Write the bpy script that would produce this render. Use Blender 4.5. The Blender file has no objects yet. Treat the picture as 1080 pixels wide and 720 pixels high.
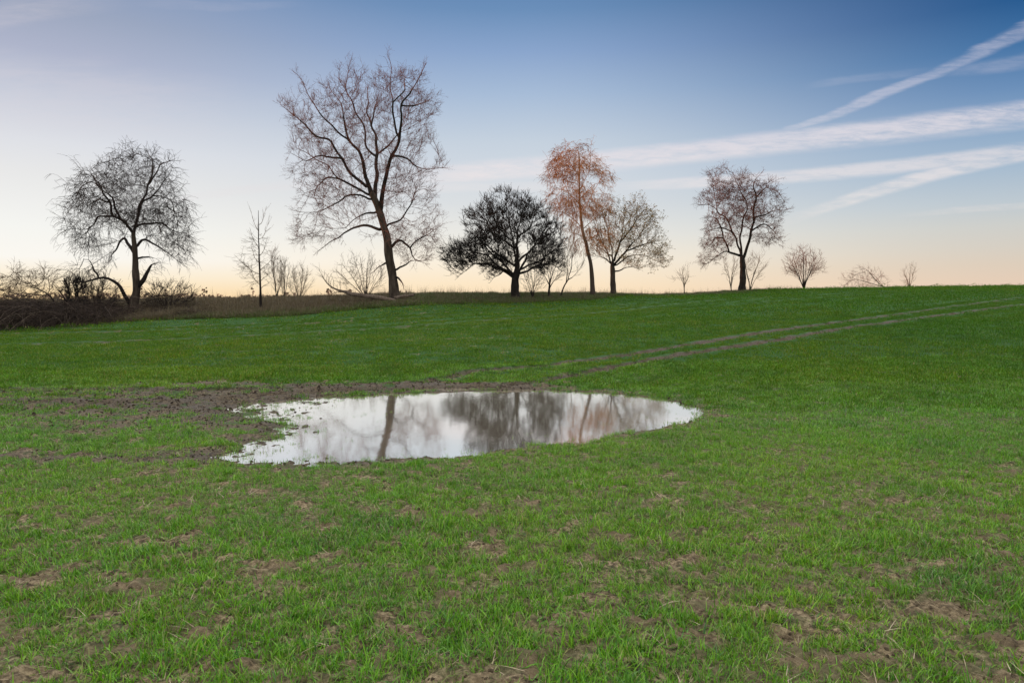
import bpy, math, random
import numpy as np
from mathutils import Vector

random.seed(7)
RNG = np.random.default_rng(11)
SC = bpy.context.scene
R = math.radians

# ------------------------------------------------------------------ camera
EYE = 1.7            # eye height above the water of the puddle
FPX = 720.0          # focal length in photo pixels (24 mm on 36 mm, photo 1080 wide)
PITCH = math.atan(40 / FPX)
cam_data = bpy.data.cameras.new("camera")
cam_data.lens = 24.0
cam_data.sensor_width = 36.0
cam_data.clip_start = 0.05
cam_data.clip_end = 6000
cam = bpy.data.objects.new("camera", cam_data)
SC.collection.objects.link(cam)
cam.location = (0, 0, EYE)
cam.rotation_euler = (math.pi / 2 - PITCH, 0, 0)
SC.camera = cam

# ------------------------------------------------------------------ view
SC.view_settings.view_transform = 'Standard'
SC.view_settings.look = 'None'
SC.view_settings.gamma = 1
SC.view_settings.use_curve_mapping = False
SC.view_settings.exposure = 0.0
try:
    SC.cycles.max_bounces = 5
    SC.cycles.diffuse_bounces = 2
    SC.cycles.glossy_bounces = 3
    SC.cycles.transparent_max_bounces = 4
    SC.cycles.caustics_reflective = False
    SC.cycles.caustics_refractive = False
    SC.render.film_transparent = False
except Exception:
    pass

SUN_ELEV = R(3.2)
SUN_AZ = R(-72)      # measured from the view direction, negative = left

# ------------------------------------------------------------------ sky
def lin(c):
    out = []
    for v in c:
        v = v / 255.0
        out.append(v / 12.92 if v <= 0.04045 else ((v + 0.055) / 1.055) ** 2.4)
    return (*out, 1.0)

def gno(px, py):
    """photo position -> slopes (x/y, z/y) of the world direction"""
    cp, sp = math.cos(PITCH), math.sin(PITCH)
    u = (px - 540) / FPX; v = (360 - py) / FPX
    y = cp + v * sp; z = -sp + v * cp
    return u / y, z / y

world = bpy.data.worlds.new("World")
SC.world = world
world.use_nodes = True
WT = world.node_tree
WT.nodes.clear()

class NB:
    """small helper for maths node chains"""
    def __init__(s, tree): s.t = tree
    def m(s, op, a, b=None, c=None, clamp=False):
        n = s.t.nodes.new('ShaderNodeMath'); n.operation = op; n.use_clamp = clamp
        for i, v in enumerate((a, b, c)):
            if v is None: continue
            if isinstance(v, (int, float)): n.inputs[i].default_value = v
            else: s.t.links.new(v, n.inputs[i])
        return n.outputs[0]
    def add(s, a, b): return s.m('ADD', a, b)
    def sub(s, a, b): return s.m('SUBTRACT', a, b)
    def mul(s, a, b): return s.m('MULTIPLY', a, b)
    def div(s, a, b): return s.m('DIVIDE', a, b)
    def step(s, v, a, b, lo=0.0, hi=1.0):
        n = s.t.nodes.new('ShaderNodeMapRange'); n.interpolation_type = 'SMOOTHSTEP'
        s.t.links.new(v, n.inputs[0])
        for i, q in ((1, a), (2, b), (3, lo), (4, hi)): n.inputs[i].default_value = q
        return n.outputs[0]
    def mix(s, f, a, b, mode='MIX'):
        n = s.t.nodes.new('ShaderNodeMix'); n.data_type = 'RGBA'; n.blend_type = mode
        for sock, v in ((n.inputs[0], f), (n.inputs[6], a), (n.inputs[7], b)):
            if isinstance(v, (int, float)): sock.default_value = v
            elif isinstance(v, tuple): sock.default_value = v
            else: s.t.links.new(v, sock)
        return n.outputs[2]
    def ramp(s, f, stops, interp='LINEAR'):
        n = s.t.nodes.new('ShaderNodeValToRGB'); cr = n.color_ramp; cr.interpolation = interp
        while len(cr.elements) < len(stops): cr.elements.new(0.5)
        for e, (p, c) in zip(cr.elements, stops):
            e.position = p; e.color = c
        s.t.links.new(f, n.inputs[0]); return n.outputs[0]
    def noise(s, vec, scale, detail=3, rough=0.55, dist=0.0):
        n = s.t.nodes.new('ShaderNodeTexNoise')
        n.inputs['Scale'].default_value = scale; n.inputs['Detail'].default_value = detail
        n.inputs['Roughness'].default_value = rough; n.inputs['Distortion'].default_value = dist
        if vec is not None: s.t.links.new(vec, n.inputs['Vector'])
        return n.outputs[0]

def build_sky():
    b = NB(WT); N = WT.nodes; L = WT.links
    tc = N.new('ShaderNodeTexCoord')
    sep = N.new('ShaderNodeSeparateXYZ'); L.new(tc.outputs['Generated'], sep.inputs[0])
    x, y, z = sep.outputs
    hor = b.m('SQRT', b.add(b.mul(x, x), b.mul(y, y)))
    hor = b.m('MAXIMUM', hor, 0.001)
    t = b.div(z, hor)                               # tangent of the elevation
    az = b.m('ARCTAN2', x, y)                       # 0 ahead, + right
    pos = b.m('MULTIPLY', t, 1.8, clamp=True)
    def stops(col, k):
        return [(max(0, min(1, gno(540, py)[1] * k * 1.8)), lin(c)) for py, c in col]
    left = stops([(320, (254, 212, 150)), (306, (254, 228, 184)), (292, (254, 240, 214)), (272, (253, 250, 243)), (240, (247, 247, 243)), (215, (241, 241, 239)),
                  (185, (234, 234, 234)), (150, (224, 226, 232)), (100, (198, 204, 219)), (55, (176, 182, 204)), (10, (158, 168, 191)), (-70, (128, 150, 187))], 0.84)
    mid = stops([(320, (253, 220, 178)), (300, (255, 233, 200)), (275, (252, 241, 222)), (250, (238, 236, 229)), (215, (220, 224, 227)), (180, (210, 218, 227)),
                 (150, (199, 211, 224)), (100, (169, 190, 217)), (55, (140, 167, 206)), (10, (108, 144, 187)), (-70, (74, 114, 170))], 1.0)
    right = stops([(320, (238, 208, 182)), (300, (231, 206, 184)), (280, (222, 206, 188)), (262, (214, 207, 196)), (240, (206, 207, 203)), (215, (189, 201, 210)),
                   (180, (165, 187, 208)), (140, (138, 168, 200)), (100, (103, 141, 185)), (55, (60, 112, 164)), (10, (28, 86, 141)), (-70, (18, 66, 122))], 0.84)
    cl, cm, cr = b.ramp(pos, left), b.ramp(pos, mid), b.ramp(pos, right)
    sky = b.mix(b.step(az, R(-38), R(0)), cl, cm)
    sky = b.mix(b.step(az, R(0), R(41)), sky, cr)
    # outside the view: brightness added overhead to light the field, plain tone behind
    overhead_fill = b.step(t, 0.52, 1.5)
    sky = b.mix(overhead_fill, sky, (3.5, 3.42, 3.2, 1))
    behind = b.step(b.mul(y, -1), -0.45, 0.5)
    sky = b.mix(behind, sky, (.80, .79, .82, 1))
    # the physical sky underneath
    ns = N.new('ShaderNodeTexSky'); ns.sky_type = 'NISHITA'; ns.sun_disc = False
    ns.sun_elevation = SUN_ELEV; ns.sun_rotation = SUN_AZ
    ns.air_density = 1.0; ns.dust_density = 1.5; ns.ozone_density = 1.5
    nsc = b.mix(1.0, ns.outputs[0], (0.07, 0.07, 0.07, 1), 'MULTIPLY')
    sky = b.mix(0.02, sky, nsc)
    # streaks of high cloud, laid out as directions
    ys = b.m('MAXIMUM', y, 0.02)
    gx, gz = b.div(x, ys), b.div(z, ys)
    front = b.step(y, 0.05, 0.3)
    comb = N.new('ShaderNodeCombineXYZ'); L.new(gx, comb.inputs[0]); L.new(gz, comb.inputs[1])
    mp = N.new('ShaderNodeMapping'); L.new(comb.outputs[0], mp.inputs[0])
    mp.inputs['Scale'].default_value = (3.0, 16.0, 1); mp.inputs['Rotation'].default_value = (0, 0, R(-8))
    nz = b.noise(mp.outputs[0], 1.6, 5, 0.6, 0.6)
    nz2 = b.noise(mp.outputs[0], 8.0, 7, 0.68, 0.3)
    def band(pts, w0, w1, amp, fade0, fade1, soft=1.0, up=0.0):
        """pts: three photo positions of the centre line; w in photo px; fades are photo columns"""
        P = [gno(*p) for p in pts]
        c = np.polyfit([p[0] for p in P], [p[1] for p in P], 2)
        zc = b.add(b.mul(b.add(b.mul(gx, float(c[0])), float(c[1])), gx), float(c[2]))
        wob = b.mul(b.sub(nz, 0.5), 0.030 * up + 0.008)
        d = b.m('ABSOLUTE', b.sub(b.sub(gz, zc), wob))
        xa, xb = P[0][0], P[-1][0]
        wn = N.new('ShaderNodeMapRange'); L.new(gx, wn.inputs[0])
        for i, q in ((1, xa), (2, xb), (3, w0 / FPX), (4, w1 / FPX)): wn.inputs[i].default_value = q
        r_ = b.div(d, wn.outputs[0])
        prof = b.step(r_, 0.30, 1.0, 1.0, 0.0)
        f0 = b.step(gx, gno(fade0[0], 200)[0], gno(fade0[1], 200)[0])
        f1 = b.step(gx, gno(fade1[0], 200)[0], gno(fade1[1], 200)[0], 1.0, 0.0)
        tex = b.step(b.add(b.mul(nz, 0.5), b.mul(nz2, 0.5)), 0.34, 0.60, 0.30, 1.0)
        return b.mul(b.mul(b.mul(prof, tex), b.mul(f0, f1)), amp)
    bands = [
        band([(470, 184), (760, 157), (1100, 116)], 14, 17, 0.78, (390, 520), (1500, 2000)),
        band([(640, 171), (860, 152), (1100, 126)], 10, 12, 0.30, (620, 760), (1500, 2000)),
        band([(660, 196), (860, 184), (1090, 158)], 7, 12, 0.58, (600, 760), (1500, 2000)),
        band([(830, 232), (960, 191), (1100, 158)], 8, 11, 0.60, (810, 920), (1400, 1900)),
        band([(830, 138), (950, 92), (1100, 20)], 5, 13, 0.46, (800, 855), (1400, 1900), 1, .5),
        band([(850, 92), (930, 80), (1000, 74)], 5, 7, 0.13, (840, 880), (940, 1020)),
        band([(1010, 74), (1050, 70), (1110, 58)], 8, 12, 0.22, (960, 1040), (1300, 1700)),
        band([(180, 212), (260, 200), (360, 192)], 6, 8, 0.22, (150, 240), (330, 420)),
        band([(960, 226), (1030, 220), (1110, 215)], 4, 5, 0.22, (930, 1010), (1500, 1800)),
        band([(380, 205), (500, 197), (640, 200)], 7, 7, 0.28, (360, 450), (560, 700)),
        band([(-60, 95), (60, 105), (260, 120)], 60, 40, 0.20, (-300, -40), (120, 330), 1, 2.0),
        band([(-60, 30), (60, 8), (190, -6)], 16, 14, 0.22, (-300, -100), (20, 170), 1, 1.2),
        band([(180, 4), (250, 6), (330, 4)], 6, 6, 0.10, (120, 220), (260, 340), 1, 0.6),
    ]
    tot = bands[0]
    for q in bands[1:]: tot = b.m('MAXIMUM', tot, q)
    tot = b.mul(b.mul(tot, front), b.step(t, 0.0, 0.05))
    cloud = b.ramp(pos, [(0, lin((250, 226, 205))), (0.25, lin((250, 238, 232))), (0.5, lin((214, 212, 226))), (1, lin((150, 165, 200)))])
    cloud = b.mix(b.step(az, R(-30), R(0)), lin((226, 216, 220)), cloud)
    sky = b.mix(tot, sky, cloud)
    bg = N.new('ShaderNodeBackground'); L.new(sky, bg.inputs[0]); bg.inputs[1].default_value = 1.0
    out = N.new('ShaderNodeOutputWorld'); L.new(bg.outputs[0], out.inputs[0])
build_sky()

# ------------------------------------------------------------------ sun
sun_d = bpy.data.lights.new("sun", 'SUN')
sun_d.energy = 3.6
sun_d.angle = R(0.5)
sun_d.color = (1.0, 0.42, 0.20)
sun = bpy.data.objects.new("sun", sun_d)
SC.collection.objects.link(sun)
sdir = Vector((math.sin(SUN_AZ) * math.cos(SUN_ELEV), math.cos(SUN_AZ) * math.cos(SUN_ELEV), math.sin(SUN_ELEV)))
sun.rotation_euler = sdir.to_track_quat('Z', 'Y').to_euler()
sun.location = (-30, 0, 30)

# ------------------------------------------------------------------ helpers
def link(o, parent=None):
    SC.collection.objects.link(o)
    if parent is not None: o.parent = parent
    return o

def tag(o, label=None, cat=None, group=None, kind=None):
    if label: o['label'] = label
    if cat: o['category'] = cat
    if group: o['group'] = group
    if kind: o['kind'] = kind
    return o

def np_mesh(name, verts, quads, mat, smooth=True, tris=None):
    me = bpy.data.meshes.new(name)
    verts = np.asarray(verts, dtype=np.float32)
    nq = 0 if quads is None else len(quads)
    nt = 0 if tris is None else len(tris)
    me.vertices.add(len(verts)); me.vertices.foreach_set('co', verts.ravel())
    li = []
    if nq: li.append(np.asarray(quads, np.int32).ravel())
    if nt: li.append(np.asarray(tris, np.int32).ravel())
    li = np.concatenate(li)
    me.loops.add(len(li)); me.loops.foreach_set('vertex_index', li)
    me.polygons.add(nq + nt)
    st = np.concatenate([np.arange(nq) * 4, nq * 4 + np.arange(nt) * 3]).astype(np.int32)
    me.polygons.foreach_set('loop_start', st)
    me.polygons.foreach_set('use_smooth', np.full(nq + nt, smooth))
    me.update(calc_edges=True); me.validate()
    if mat is not None: me.materials.append(mat)
    return me

def mesh_obj(name, verts, quads, mat, parent=None, smooth=True, tris=None):
    return link(bpy.data.objects.new(name, np_mesh(name, verts, quads, mat, smooth, tris)), parent)

def smooth01(v, a, b):
    t = np.clip((v - a) / (b - a), 0, 1); return t * t * (3 - 2 * t)

# vectorised gradient noise
_perm = np.random.default_rng(5).permutation(512)
_perm = np.concatenate([_perm, _perm])
_ang = np.random.default_rng(6).uniform(0, 2 * np.pi, 512)
_gx, _gy = np.cos(_ang), np.sin(_ang)
def perlin(x, y):
    xi = np.floor(x).astype(np.int64); yi = np.floor(y).astype(np.int64)
    xf = x - xi; yf = y - yi
    u = xf * xf * xf * (xf * (xf * 6 - 15) + 10); v = yf * yf * yf * (yf * (yf * 6 - 15) + 10)
    def g(ix, iy, dx, dy):
        h = _perm[(ix & 511)]; h = _perm[(h + iy) & 511]
        return _gx[h] * dx + _gy[h] * dy
    n00 = g(xi, yi, xf, yf); n10 = g(xi + 1, yi, xf - 1, yf)
    n01 = g(xi, yi + 1, xf, yf - 1); n11 = g(xi + 1, yi + 1, xf - 1, yf - 1)
    a = n00 + u * (n10 - n00); c = n01 + u * (n11 - n01)
    return (a + v * (c - a)) * 1.5
def fbm(x, y, o=4, gain=0.5):
    s = 0; a = 1
    for i in range(o):
        s = s + a * perlin(x * 2 ** i + 17.3 * i, y * 2 ** i - 9.1 * i); a *= gain
    return s

# photo position + forward distance -> world point ; used to survey the place
def P(px, py, Y):
    gx, gz = gno(px, py)
    return np.array([gx * Y, Y, EYE + gz * Y])
def on_plane(px, py, z=0.0):
    gx, gz = gno(px, py)
    Y = (z - EYE) / gz
    return np.array([gx * Y, Y])

# ------------------------------------------------------------------ terrain
survey = [  # px, py, forward distance
    (-260, 352, 31), (0, 346, 34), (100, 341, 34.5), (160, 337, 35), (300, 333, 36.5), (420, 322.5, 38), (540, 319.5, 40), (625, 316, 41.5),
    (700, 313, 47), (783, 309, 50), (848, 306, 58), (960, 304.5, 64), (1080, 303.3, 68), (1400, 303, 70),
    (-260, 324, 41), (0, 322, 41), (140, 322, 41), (250, 319.5, 42), (340, 318.5, 42), (415, 316, 40.5), (544, 314.8, 42), (625, 312, 43.5),
    (647, 311.5, 44), (783, 307.5, 52),
    (-300, 320.5, 60), (0, 320.5, 60), (200, 320.5, 60), (400, 319.6, 60), (520, 318, 60), (640, 316.0, 62), (783, 311.5, 68), (900, 309, 82), (1080, 308, 92),
    (1400, 307, 95), (0, 320.5, 95), (400, 320.5, 95), (700, 316, 100),
]
cpts = [P(a, b_, c) for a, b_, c in survey]
for X in (-9, -4, 0, 4, 9):
    for Y in (0.5, 4, 8): cpts.append((X, Y, 0.05))
for X, Y, Z in ((-12, 12, .05), (-6, 13.8, .05), (0, 14.3, .07), (4, 13.6, .06), (5, 10, .06), (10, 12, .12), (-14, 20, .12), (-5, 20, .28),
                (2, 20, .42), (9, 20, .55), (16, 20, .62), (-20, 10, .06), (20, 10, .1), (25, 24, .95), (-12, 27, .32), (3, 30, 1.0), (15, 30, 1.25)):
    cpts.append((X, Y, Z))
cpts = np.array(cpts, float)
def _U(r2): return 0.5 * r2 * np.log(r2 + 1e-9)
def _tps(c, lam=0.6):
    n = len(c); d2 = ((c[:, None, :2] - c[None, :, :2]) ** 2).sum(-1)
    A = np.zeros((n + 3, n + 3)); A[:n, :n] = _U(d2) + lam * np.eye(n)
    A[:n, n] = 1; A[:n, n + 1:] = c[:, :2]; A[n:, :n] = A[:n, n:].T
    return np.linalg.solve(A, np.concatenate([c[:, 2], np.zeros(3)]))
_w = _tps(cpts)
def base_h(x, y):
    xs, ys = np.clip(x, -60, 75), np.clip(y, -3, 95)
    z = np.full(x.shape, _w[len(cpts)]) + _w[-2] * xs + _w[-1] * ys
    for i in range(len(cpts)):
        z += _w[i] * _U((xs - cpts[i, 0]) ** 2 + (ys - cpts[i, 1]) ** 2)
    far = smooth01(y, 78, 130)
    z = z * (1 - far) + (1.35 + 0.0 * x) * far
    near = smooth01(y, 2, -8)
    return z * (1 - near) + 0.05 * near

pud_px = [(226, 480), (256, 468), (290, 459), (296, 450), (262, 443), (238, 432), (256, 425), (320, 418.5), (400, 414), (500, 411.5), (580, 411.5), (650, 415.5),
          (705, 421), (744, 433), (738, 442), (700, 452), (640, 462), (560, 472), (480, 481), (400, 486), (330, 489), (262, 488)]
PUD = np.array([on_plane(*p) for p in pud_px])
def seg_dist(x, y, poly, closed=False):
    n = len(poly); best = np.full(x.shape, 1e9)
    for i in range(n if closed else n - 1):
        a, b_ = poly[i], poly[(i + 1) % n]; d = b_ - a
        t = np.clip(((x - a[0]) * d[0] + (y - a[1]) * d[1]) / (d @ d + 1e-12), 0, 1)
        best = np.minimum(best, (x - a[0] - t * d[0]) ** 2 + (y - a[1] - t * d[1]) ** 2)
    return np.sqrt(best)
def inside(x, y, poly):
    ins = np.zeros(x.shape, bool); n = len(poly)
    for i in range(n):
        x1, y1 = poly[i]; x2, y2 = poly[(i + 1) % n]
        c = ((y1 > y) != (y2 > y)) & (x < (x2 - x1) * (y - y1) / (y2 - y1 + 1e-12) + x1)
        ins ^= c
    return ins
def pud_s(x, y):
    """signed distance to the puddle's edge, positive inside"""
    d = np.full(x.shape, -9.0)
    m = (x > -8) & (x < 8) & (y > 3) & (y < 18)
    if m.any():
        dd = seg_dist(x[m], y[m], PUD, True); d[m] = np.where(inside(x[m], y[m], PUD), dd, -dd)
    return d

def trace(pts):
    """photo polyline -> ground polyline by marching the sight line down to the terrain"""
    out = []
    for px, py in pts:
        gx, gz = gno(px, py)
        Ys = np.linspace(5, 90, 1700)
        z = EYE + gz * Ys; g = base_h(gx * Ys, Ys)
        k = np.argmax(z < g)
        if z[k] < g[k]: out.append((gx * Ys[k], Ys[k]))
    return np.array(out)
TRACKS = [  # polyline, half width, depth, strength
    (trace([(-60, 412), (100, 413), (230, 411), (360, 408), (430, 404), (500, 392), (580, 386), (661, 375), (740, 362), (822, 349), (880, 341), (940, 333), (1010, 323), (1080, 314)]), .18, .08, 1.15),
    (trace([(-60, 424), (100, 425), (230, 422), (300, 415), (430, 409), (520, 407), (570, 401), (620, 393), (688, 380), (750, 370), (822, 359), (890, 347), (956, 338), (1037, 327), (1100, 319)]), .18, .08, 1.15),
    (trace([(-40, 364), (110, 361), (300, 352), (420, 345), (500, 338.5), (634, 330), (768, 316)]), .36, .03, .7),
    (trace([(-40, 352.5), (130, 350), (300, 343), (420, 336), (560, 328), (700, 318)]), .34, .03, .6),
    (trace([(640, 333), (740, 325), (850, 315), (930, 309)]), .34, .02, .45),
    (trace([(150, 388), (260, 380), (330, 374), (420, 370), (480, 366)]), .5, .0, .28),
]
EDGE_U = [(gno(a, b_)[0], c) for a, b_, c in survey[:14]]
EDGE_U = np.array(sorted(EDGE_U))
def edge_Y(x, y):
    return np.interp(x / np.maximum(y, 1), EDGE_U[:, 0], EDGE_U[:, 1])

def fields(x, y):
    """cover of green crop, mud strength, verge strength, height offset"""
    s = pud_s(x, y)
    sw = s + (.15 + .22 * smooth01(x, -1.5, -3)) * fbm(x * 1.6, y * 2.6, 4, .6) + .06 * fbm(x * 6, y * 7, 3)
    track = np.zeros(x.shape); tk = np.zeros(x.shape); rut = np.zeros(x.shape)
    wig = 0.10 * perlin(x * 1.1, y * .9 + 3)
    for poly, hw, dep, stg in TRACKS:
        bb = (x > poly[:, 0].min() - 2) & (x < poly[:, 0].max() + 2) & (y > poly[:, 1].min() - 2) & (y < poly[:, 1].max() + 2)
        if not bb.any(): continue
        d = seg_dist(x[bb], y[bb], poly) + wig[bb]
        rough = 0.75 + .5 * fbm(x[bb] * 1.7, y[bb] * 1.7, 3)
        far = smooth01(y[bb], 14, 45)
        k = (1 - smooth01(d, hw * .7, hw * 1.9 + far * .1)) * stg * (1 - .45 * smooth01(y[bb], 20, 42)) * np.clip(rough, 0.62, 1.2)
        track[bb] = np.maximum(track[bb], k)
        if stg > .4: tk[bb] = np.maximum(tk[bb], 1 - smooth01(d, hw + .45, hw + .95))
        rut[bb] += -dep * (1 - smooth01(d, 0, hw * 1.2)) + dep * .5 * np.exp(-((d - hw * 1.7) / .12) ** 2)
    n1 = fbm(x * .55 + 3, y * .75, 3); n2 = fbm(x * 2.3, y * 2.9 + 5, 3); n3 = fbm(x * 5.5, y * 7, 3)
    u = x / np.maximum(y, 1)
    bias = -.40 * smooth01(y, 16, 24) * smooth01(x, 12, -6) * smooth01(-n1, -.5, .3) + np.interp(y, [0, 3, 4, 5.5, 6.8, 7.6, 9, 12, 14, 17, 25, 40], [.20, .20, .22, .30, .42, .46, .42, .40, .36, .5, .62, .75])
    # the worked, muddy ground left of the puddle
    mz = np.exp(-((y - 11.6) / 1.9) ** 2) * smooth01(x, -1.5, -3.8) * (0.55 + .45 * smooth01(x, -9.5, -5.5))
    mz = np.maximum(mz, np.exp(-((y - 7.35) / .35) ** 2) * smooth01(x, -.5, -2.2) * .75)
    mz = np.maximum(mz, np.exp(-((y - 13.9) / .55) ** 2) * smooth01(x, 2.5, -1) * smooth01(x, -11, -4) * 1.0)
    mz = np.maximum(mz, .62 * np.exp(-((y - 9.7) / 1.3) ** 2) * smooth01(x, -1.6, -3.0) * smooth01(x, -8.5, -5.5))
    bias = bias - .74 * mz
    # hem of the puddle
    hem = np.exp(-(np.maximum(-sw, 0) / .30)) * (s < 0.05)
    hem *= 1 - .2 * smooth01(x, 0.5, 3.0)
    bias = bias - .8 * hem
    cov = smooth01(n1 * .14 + n2 * .38 + n3 * .46 + bias, -.16, .22)
    cov = cov * (1 - np.clip(track * 1.15, 0, 1))
    cov = np.where(sw > 0.02, 0, cov)
    mud = np.clip(mz * 1.1 + hem * .9 + track * 2.0 + (sw > 0) * 1.0, 0, 1)
    ye = edge_Y(x, y)
    ver = smooth01(y - ye + .35 * fbm(x * .8, y * .8, 3), -.15, .25)
    # heights
    amp = np.interp(y, [0, 6, 16, 40], [.018, .016, .012, .02])
    fine = fbm(x * 3.2, y * 4.0, 4, .55) * amp * (1 + .8 * mz) + (fbm(x * 11, y * 11, 3, .6) * .014 - np.abs(perlin(x * 5 + 9, y * 6.5)) * .030) * (1 - smooth01(y, 10, 22))
    clod = (np.abs(perlin(x * 7.5 + 3, y * 9)) ** 1.0) * .030 * (1 - smooth01(y, 12, 20)) * (1 - .6 * cov)
    shal = smooth01(x, -1.2, -3.4)
    sl = .05 * (1 - shal) + .007 * shal
    basin = np.where(sw > 0, -np.clip(sw * sl * 1.6, 0, .07) - .010 * (1 - shal), np.clip(-sw * .07, 0, .03) + .010)
    k = smooth01(-s, .2, 1.4)
    hgt = basin * (1 - k) + .0 * k
    wet = np.clip(1.25 - k, 0, 1)
    fine_k = np.where(sw > 0.02, .22 + .68 * shal, .45 + .55 * k)
    near_k = smooth01(-s, 0.0, 2.4)
    hgt = hgt + (fine + clod - .004) * fine_k + rut
    verge_h = ver * (.05 * fbm(x * .7, y * .7, 3) + .05 * fbm(x * 2.2, y * 2.2, 2)) * (1 - smooth01(y, 60, 110))
    return dict(cov=cov * (1 - ver), mud=mud, ver=ver, wet=wet, h=hgt + verge_h, s=s, sw=sw, near=near_k, mz=mz, tk=tk)

def height(x, y, f=None):
    if f is None: f = fields(x, y)
    b_ = base_h(x, y)
    # around the puddle the natural surface is exactly the water level
    k = smooth01(-f['s'], 0.0, 3.0)
    return b_ * k + 0.0 * (1 - k) + f['h']

def build_ground():
    rows = [-80, -40, -20, -8, -3, 0, .6]
    Y = 1.0
    while Y < 150:
        rows.append(Y); Y += max(.02, Y * .0055)
    while Y < 4200:
        rows.append(Y); Y *= 1.09
    rows = np.array(rows)
    uc = np.linspace(-1.02, 1.02, 760)
    ux = np.array([1.1, 1.25, 1.5, 2, 3, 5, 9, 16])
    us = np.concatenate([-ux[::-1], uc, ux])
    XX = us[None, :] * (np.maximum(rows, 0)[:, None] * .92 + 3.0)
    YY = np.repeat(rows[:, None], len(us), 1)
    x, y = XX.ravel(), YY.ravel()
    f = fields(x, y)
    z = height(x, y, f)
    nr, nc = XX.shape
    idx = np.arange(nr * nc).reshape(nr, nc)
    q = np.stack([idx[:-1, :-1], idx[:-1, 1:], idx[1:, 1:], idx[1:, :-1]], -1).reshape(-1, 4)
    me = np_mesh("ground", np.stack([x, y, z], 1), q, None, True)
    for nm, arr in (('cover', f['cov']), ('mud', f['mud']), ('verge', f['ver'])):
        at = me.attributes.new(nm, 'FLOAT', 'POINT'); at.data.foreach_set('value', arr.astype(np.float32))
    o = link(bpy.data.objects.new("ground", me))
    tag(o, kind="structure")
    # material
    m = bpy.data.materials.new("field_soil"); m.use_nodes = True; t = m.node_tree; b = NB(t)
    bs = t.nodes['Principled BSDF']
    geo = t.nodes.new('ShaderNodeNewGeometry')
    def attr(n):
        a = t.nodes.new('ShaderNodeAttribute'); a.attribute_name = n; return a.outputs['Fac']
    cov, mud, ver = attr('cover'), attr('mud'), attr('verge')
    nA = b.noise(geo.outputs['Position'], 2.5, 6, .6); nB = b.noise(geo.outputs['Position'], 26, 4, .65); nC = b.noise(geo.outputs['Position'], .25, 4, .6)
    soil = b.ramp(nB, [(.38, (.045, .032, .018, 1)), (.50, (.20, .15, .085, 1)), (.62, (.42, .33, .20, 1))])
    soil = b.mix(b.step(nA, .35, .7), soil, (.18, .135, .078, 1))
    wetc = b.ramp(nB, [(.36, (.026, .019, .012, 1)), (.64, (.10, .074, .048, 1))])
    soil = b.mix(b.mul(mud, .8), soil, wetc)
    sep = t.nodes.new('ShaderNodeSeparateXYZ'); t.links.new(geo.outputs['Position'], sep.inputs[0])
    fy = b.step(sep.outputs[1], 5, 18, .25, 1.0)
    grn = b.ramp(nB, [(.3, (.012, .050, .004, 1)), (.55, (.028, .105, .008, 1)), (.8, (.060, .150, .012, 1))])
    grn = b.mix(b.step(nC, .35, .65), grn, (.030, .092, .018, 1))
    col = b.mix(b.mul(b.step(cov, .05, .7), fy), soil, grn)
    vg = b.ramp(nA, [(.3, (.040, .050, .018, 1)), (.5, (.085, .070, .036, 1)), (.7, (.060, .045, .028, 1))])
    vgr = b.ramp(nA, [(.3, (.045, .085, .016, 1)), (.7, (.10, .115, .036, 1))])
    vg = b.mix(b.step(sep.outputs[0], -9, -4), vg, vgr)
    col = b.mix(ver, col, vg)
    farf = b.step(sep.outputs[1], 90, 300)
    col = b.mix(farf, col, (.06, .075, .035, 1))
    t.links.new(col, bs.inputs['Base Color'])
    rg = b.m('SUBTRACT', .92, b.mul(mud, b.mul(b.step(nA, .35, .6), .40)))
    t.links.new(rg, bs.inputs['Roughness'])
    bs.inputs['Specular IOR Level'].default_value = .3
    bmp = t.nodes.new('ShaderNodeBump'); bmp.inputs['Strength'].default_value = .95; bmp.inputs['Distance'].default_value = .03
    t.links.new(b.noise(geo.outputs['Position'], 45, 5, .7), bmp.inputs['Height'])
    t.links.new(bmp.outputs[0], bs.inputs['Normal'])
    me.materials.append(m)
    return o
build_ground()

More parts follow.
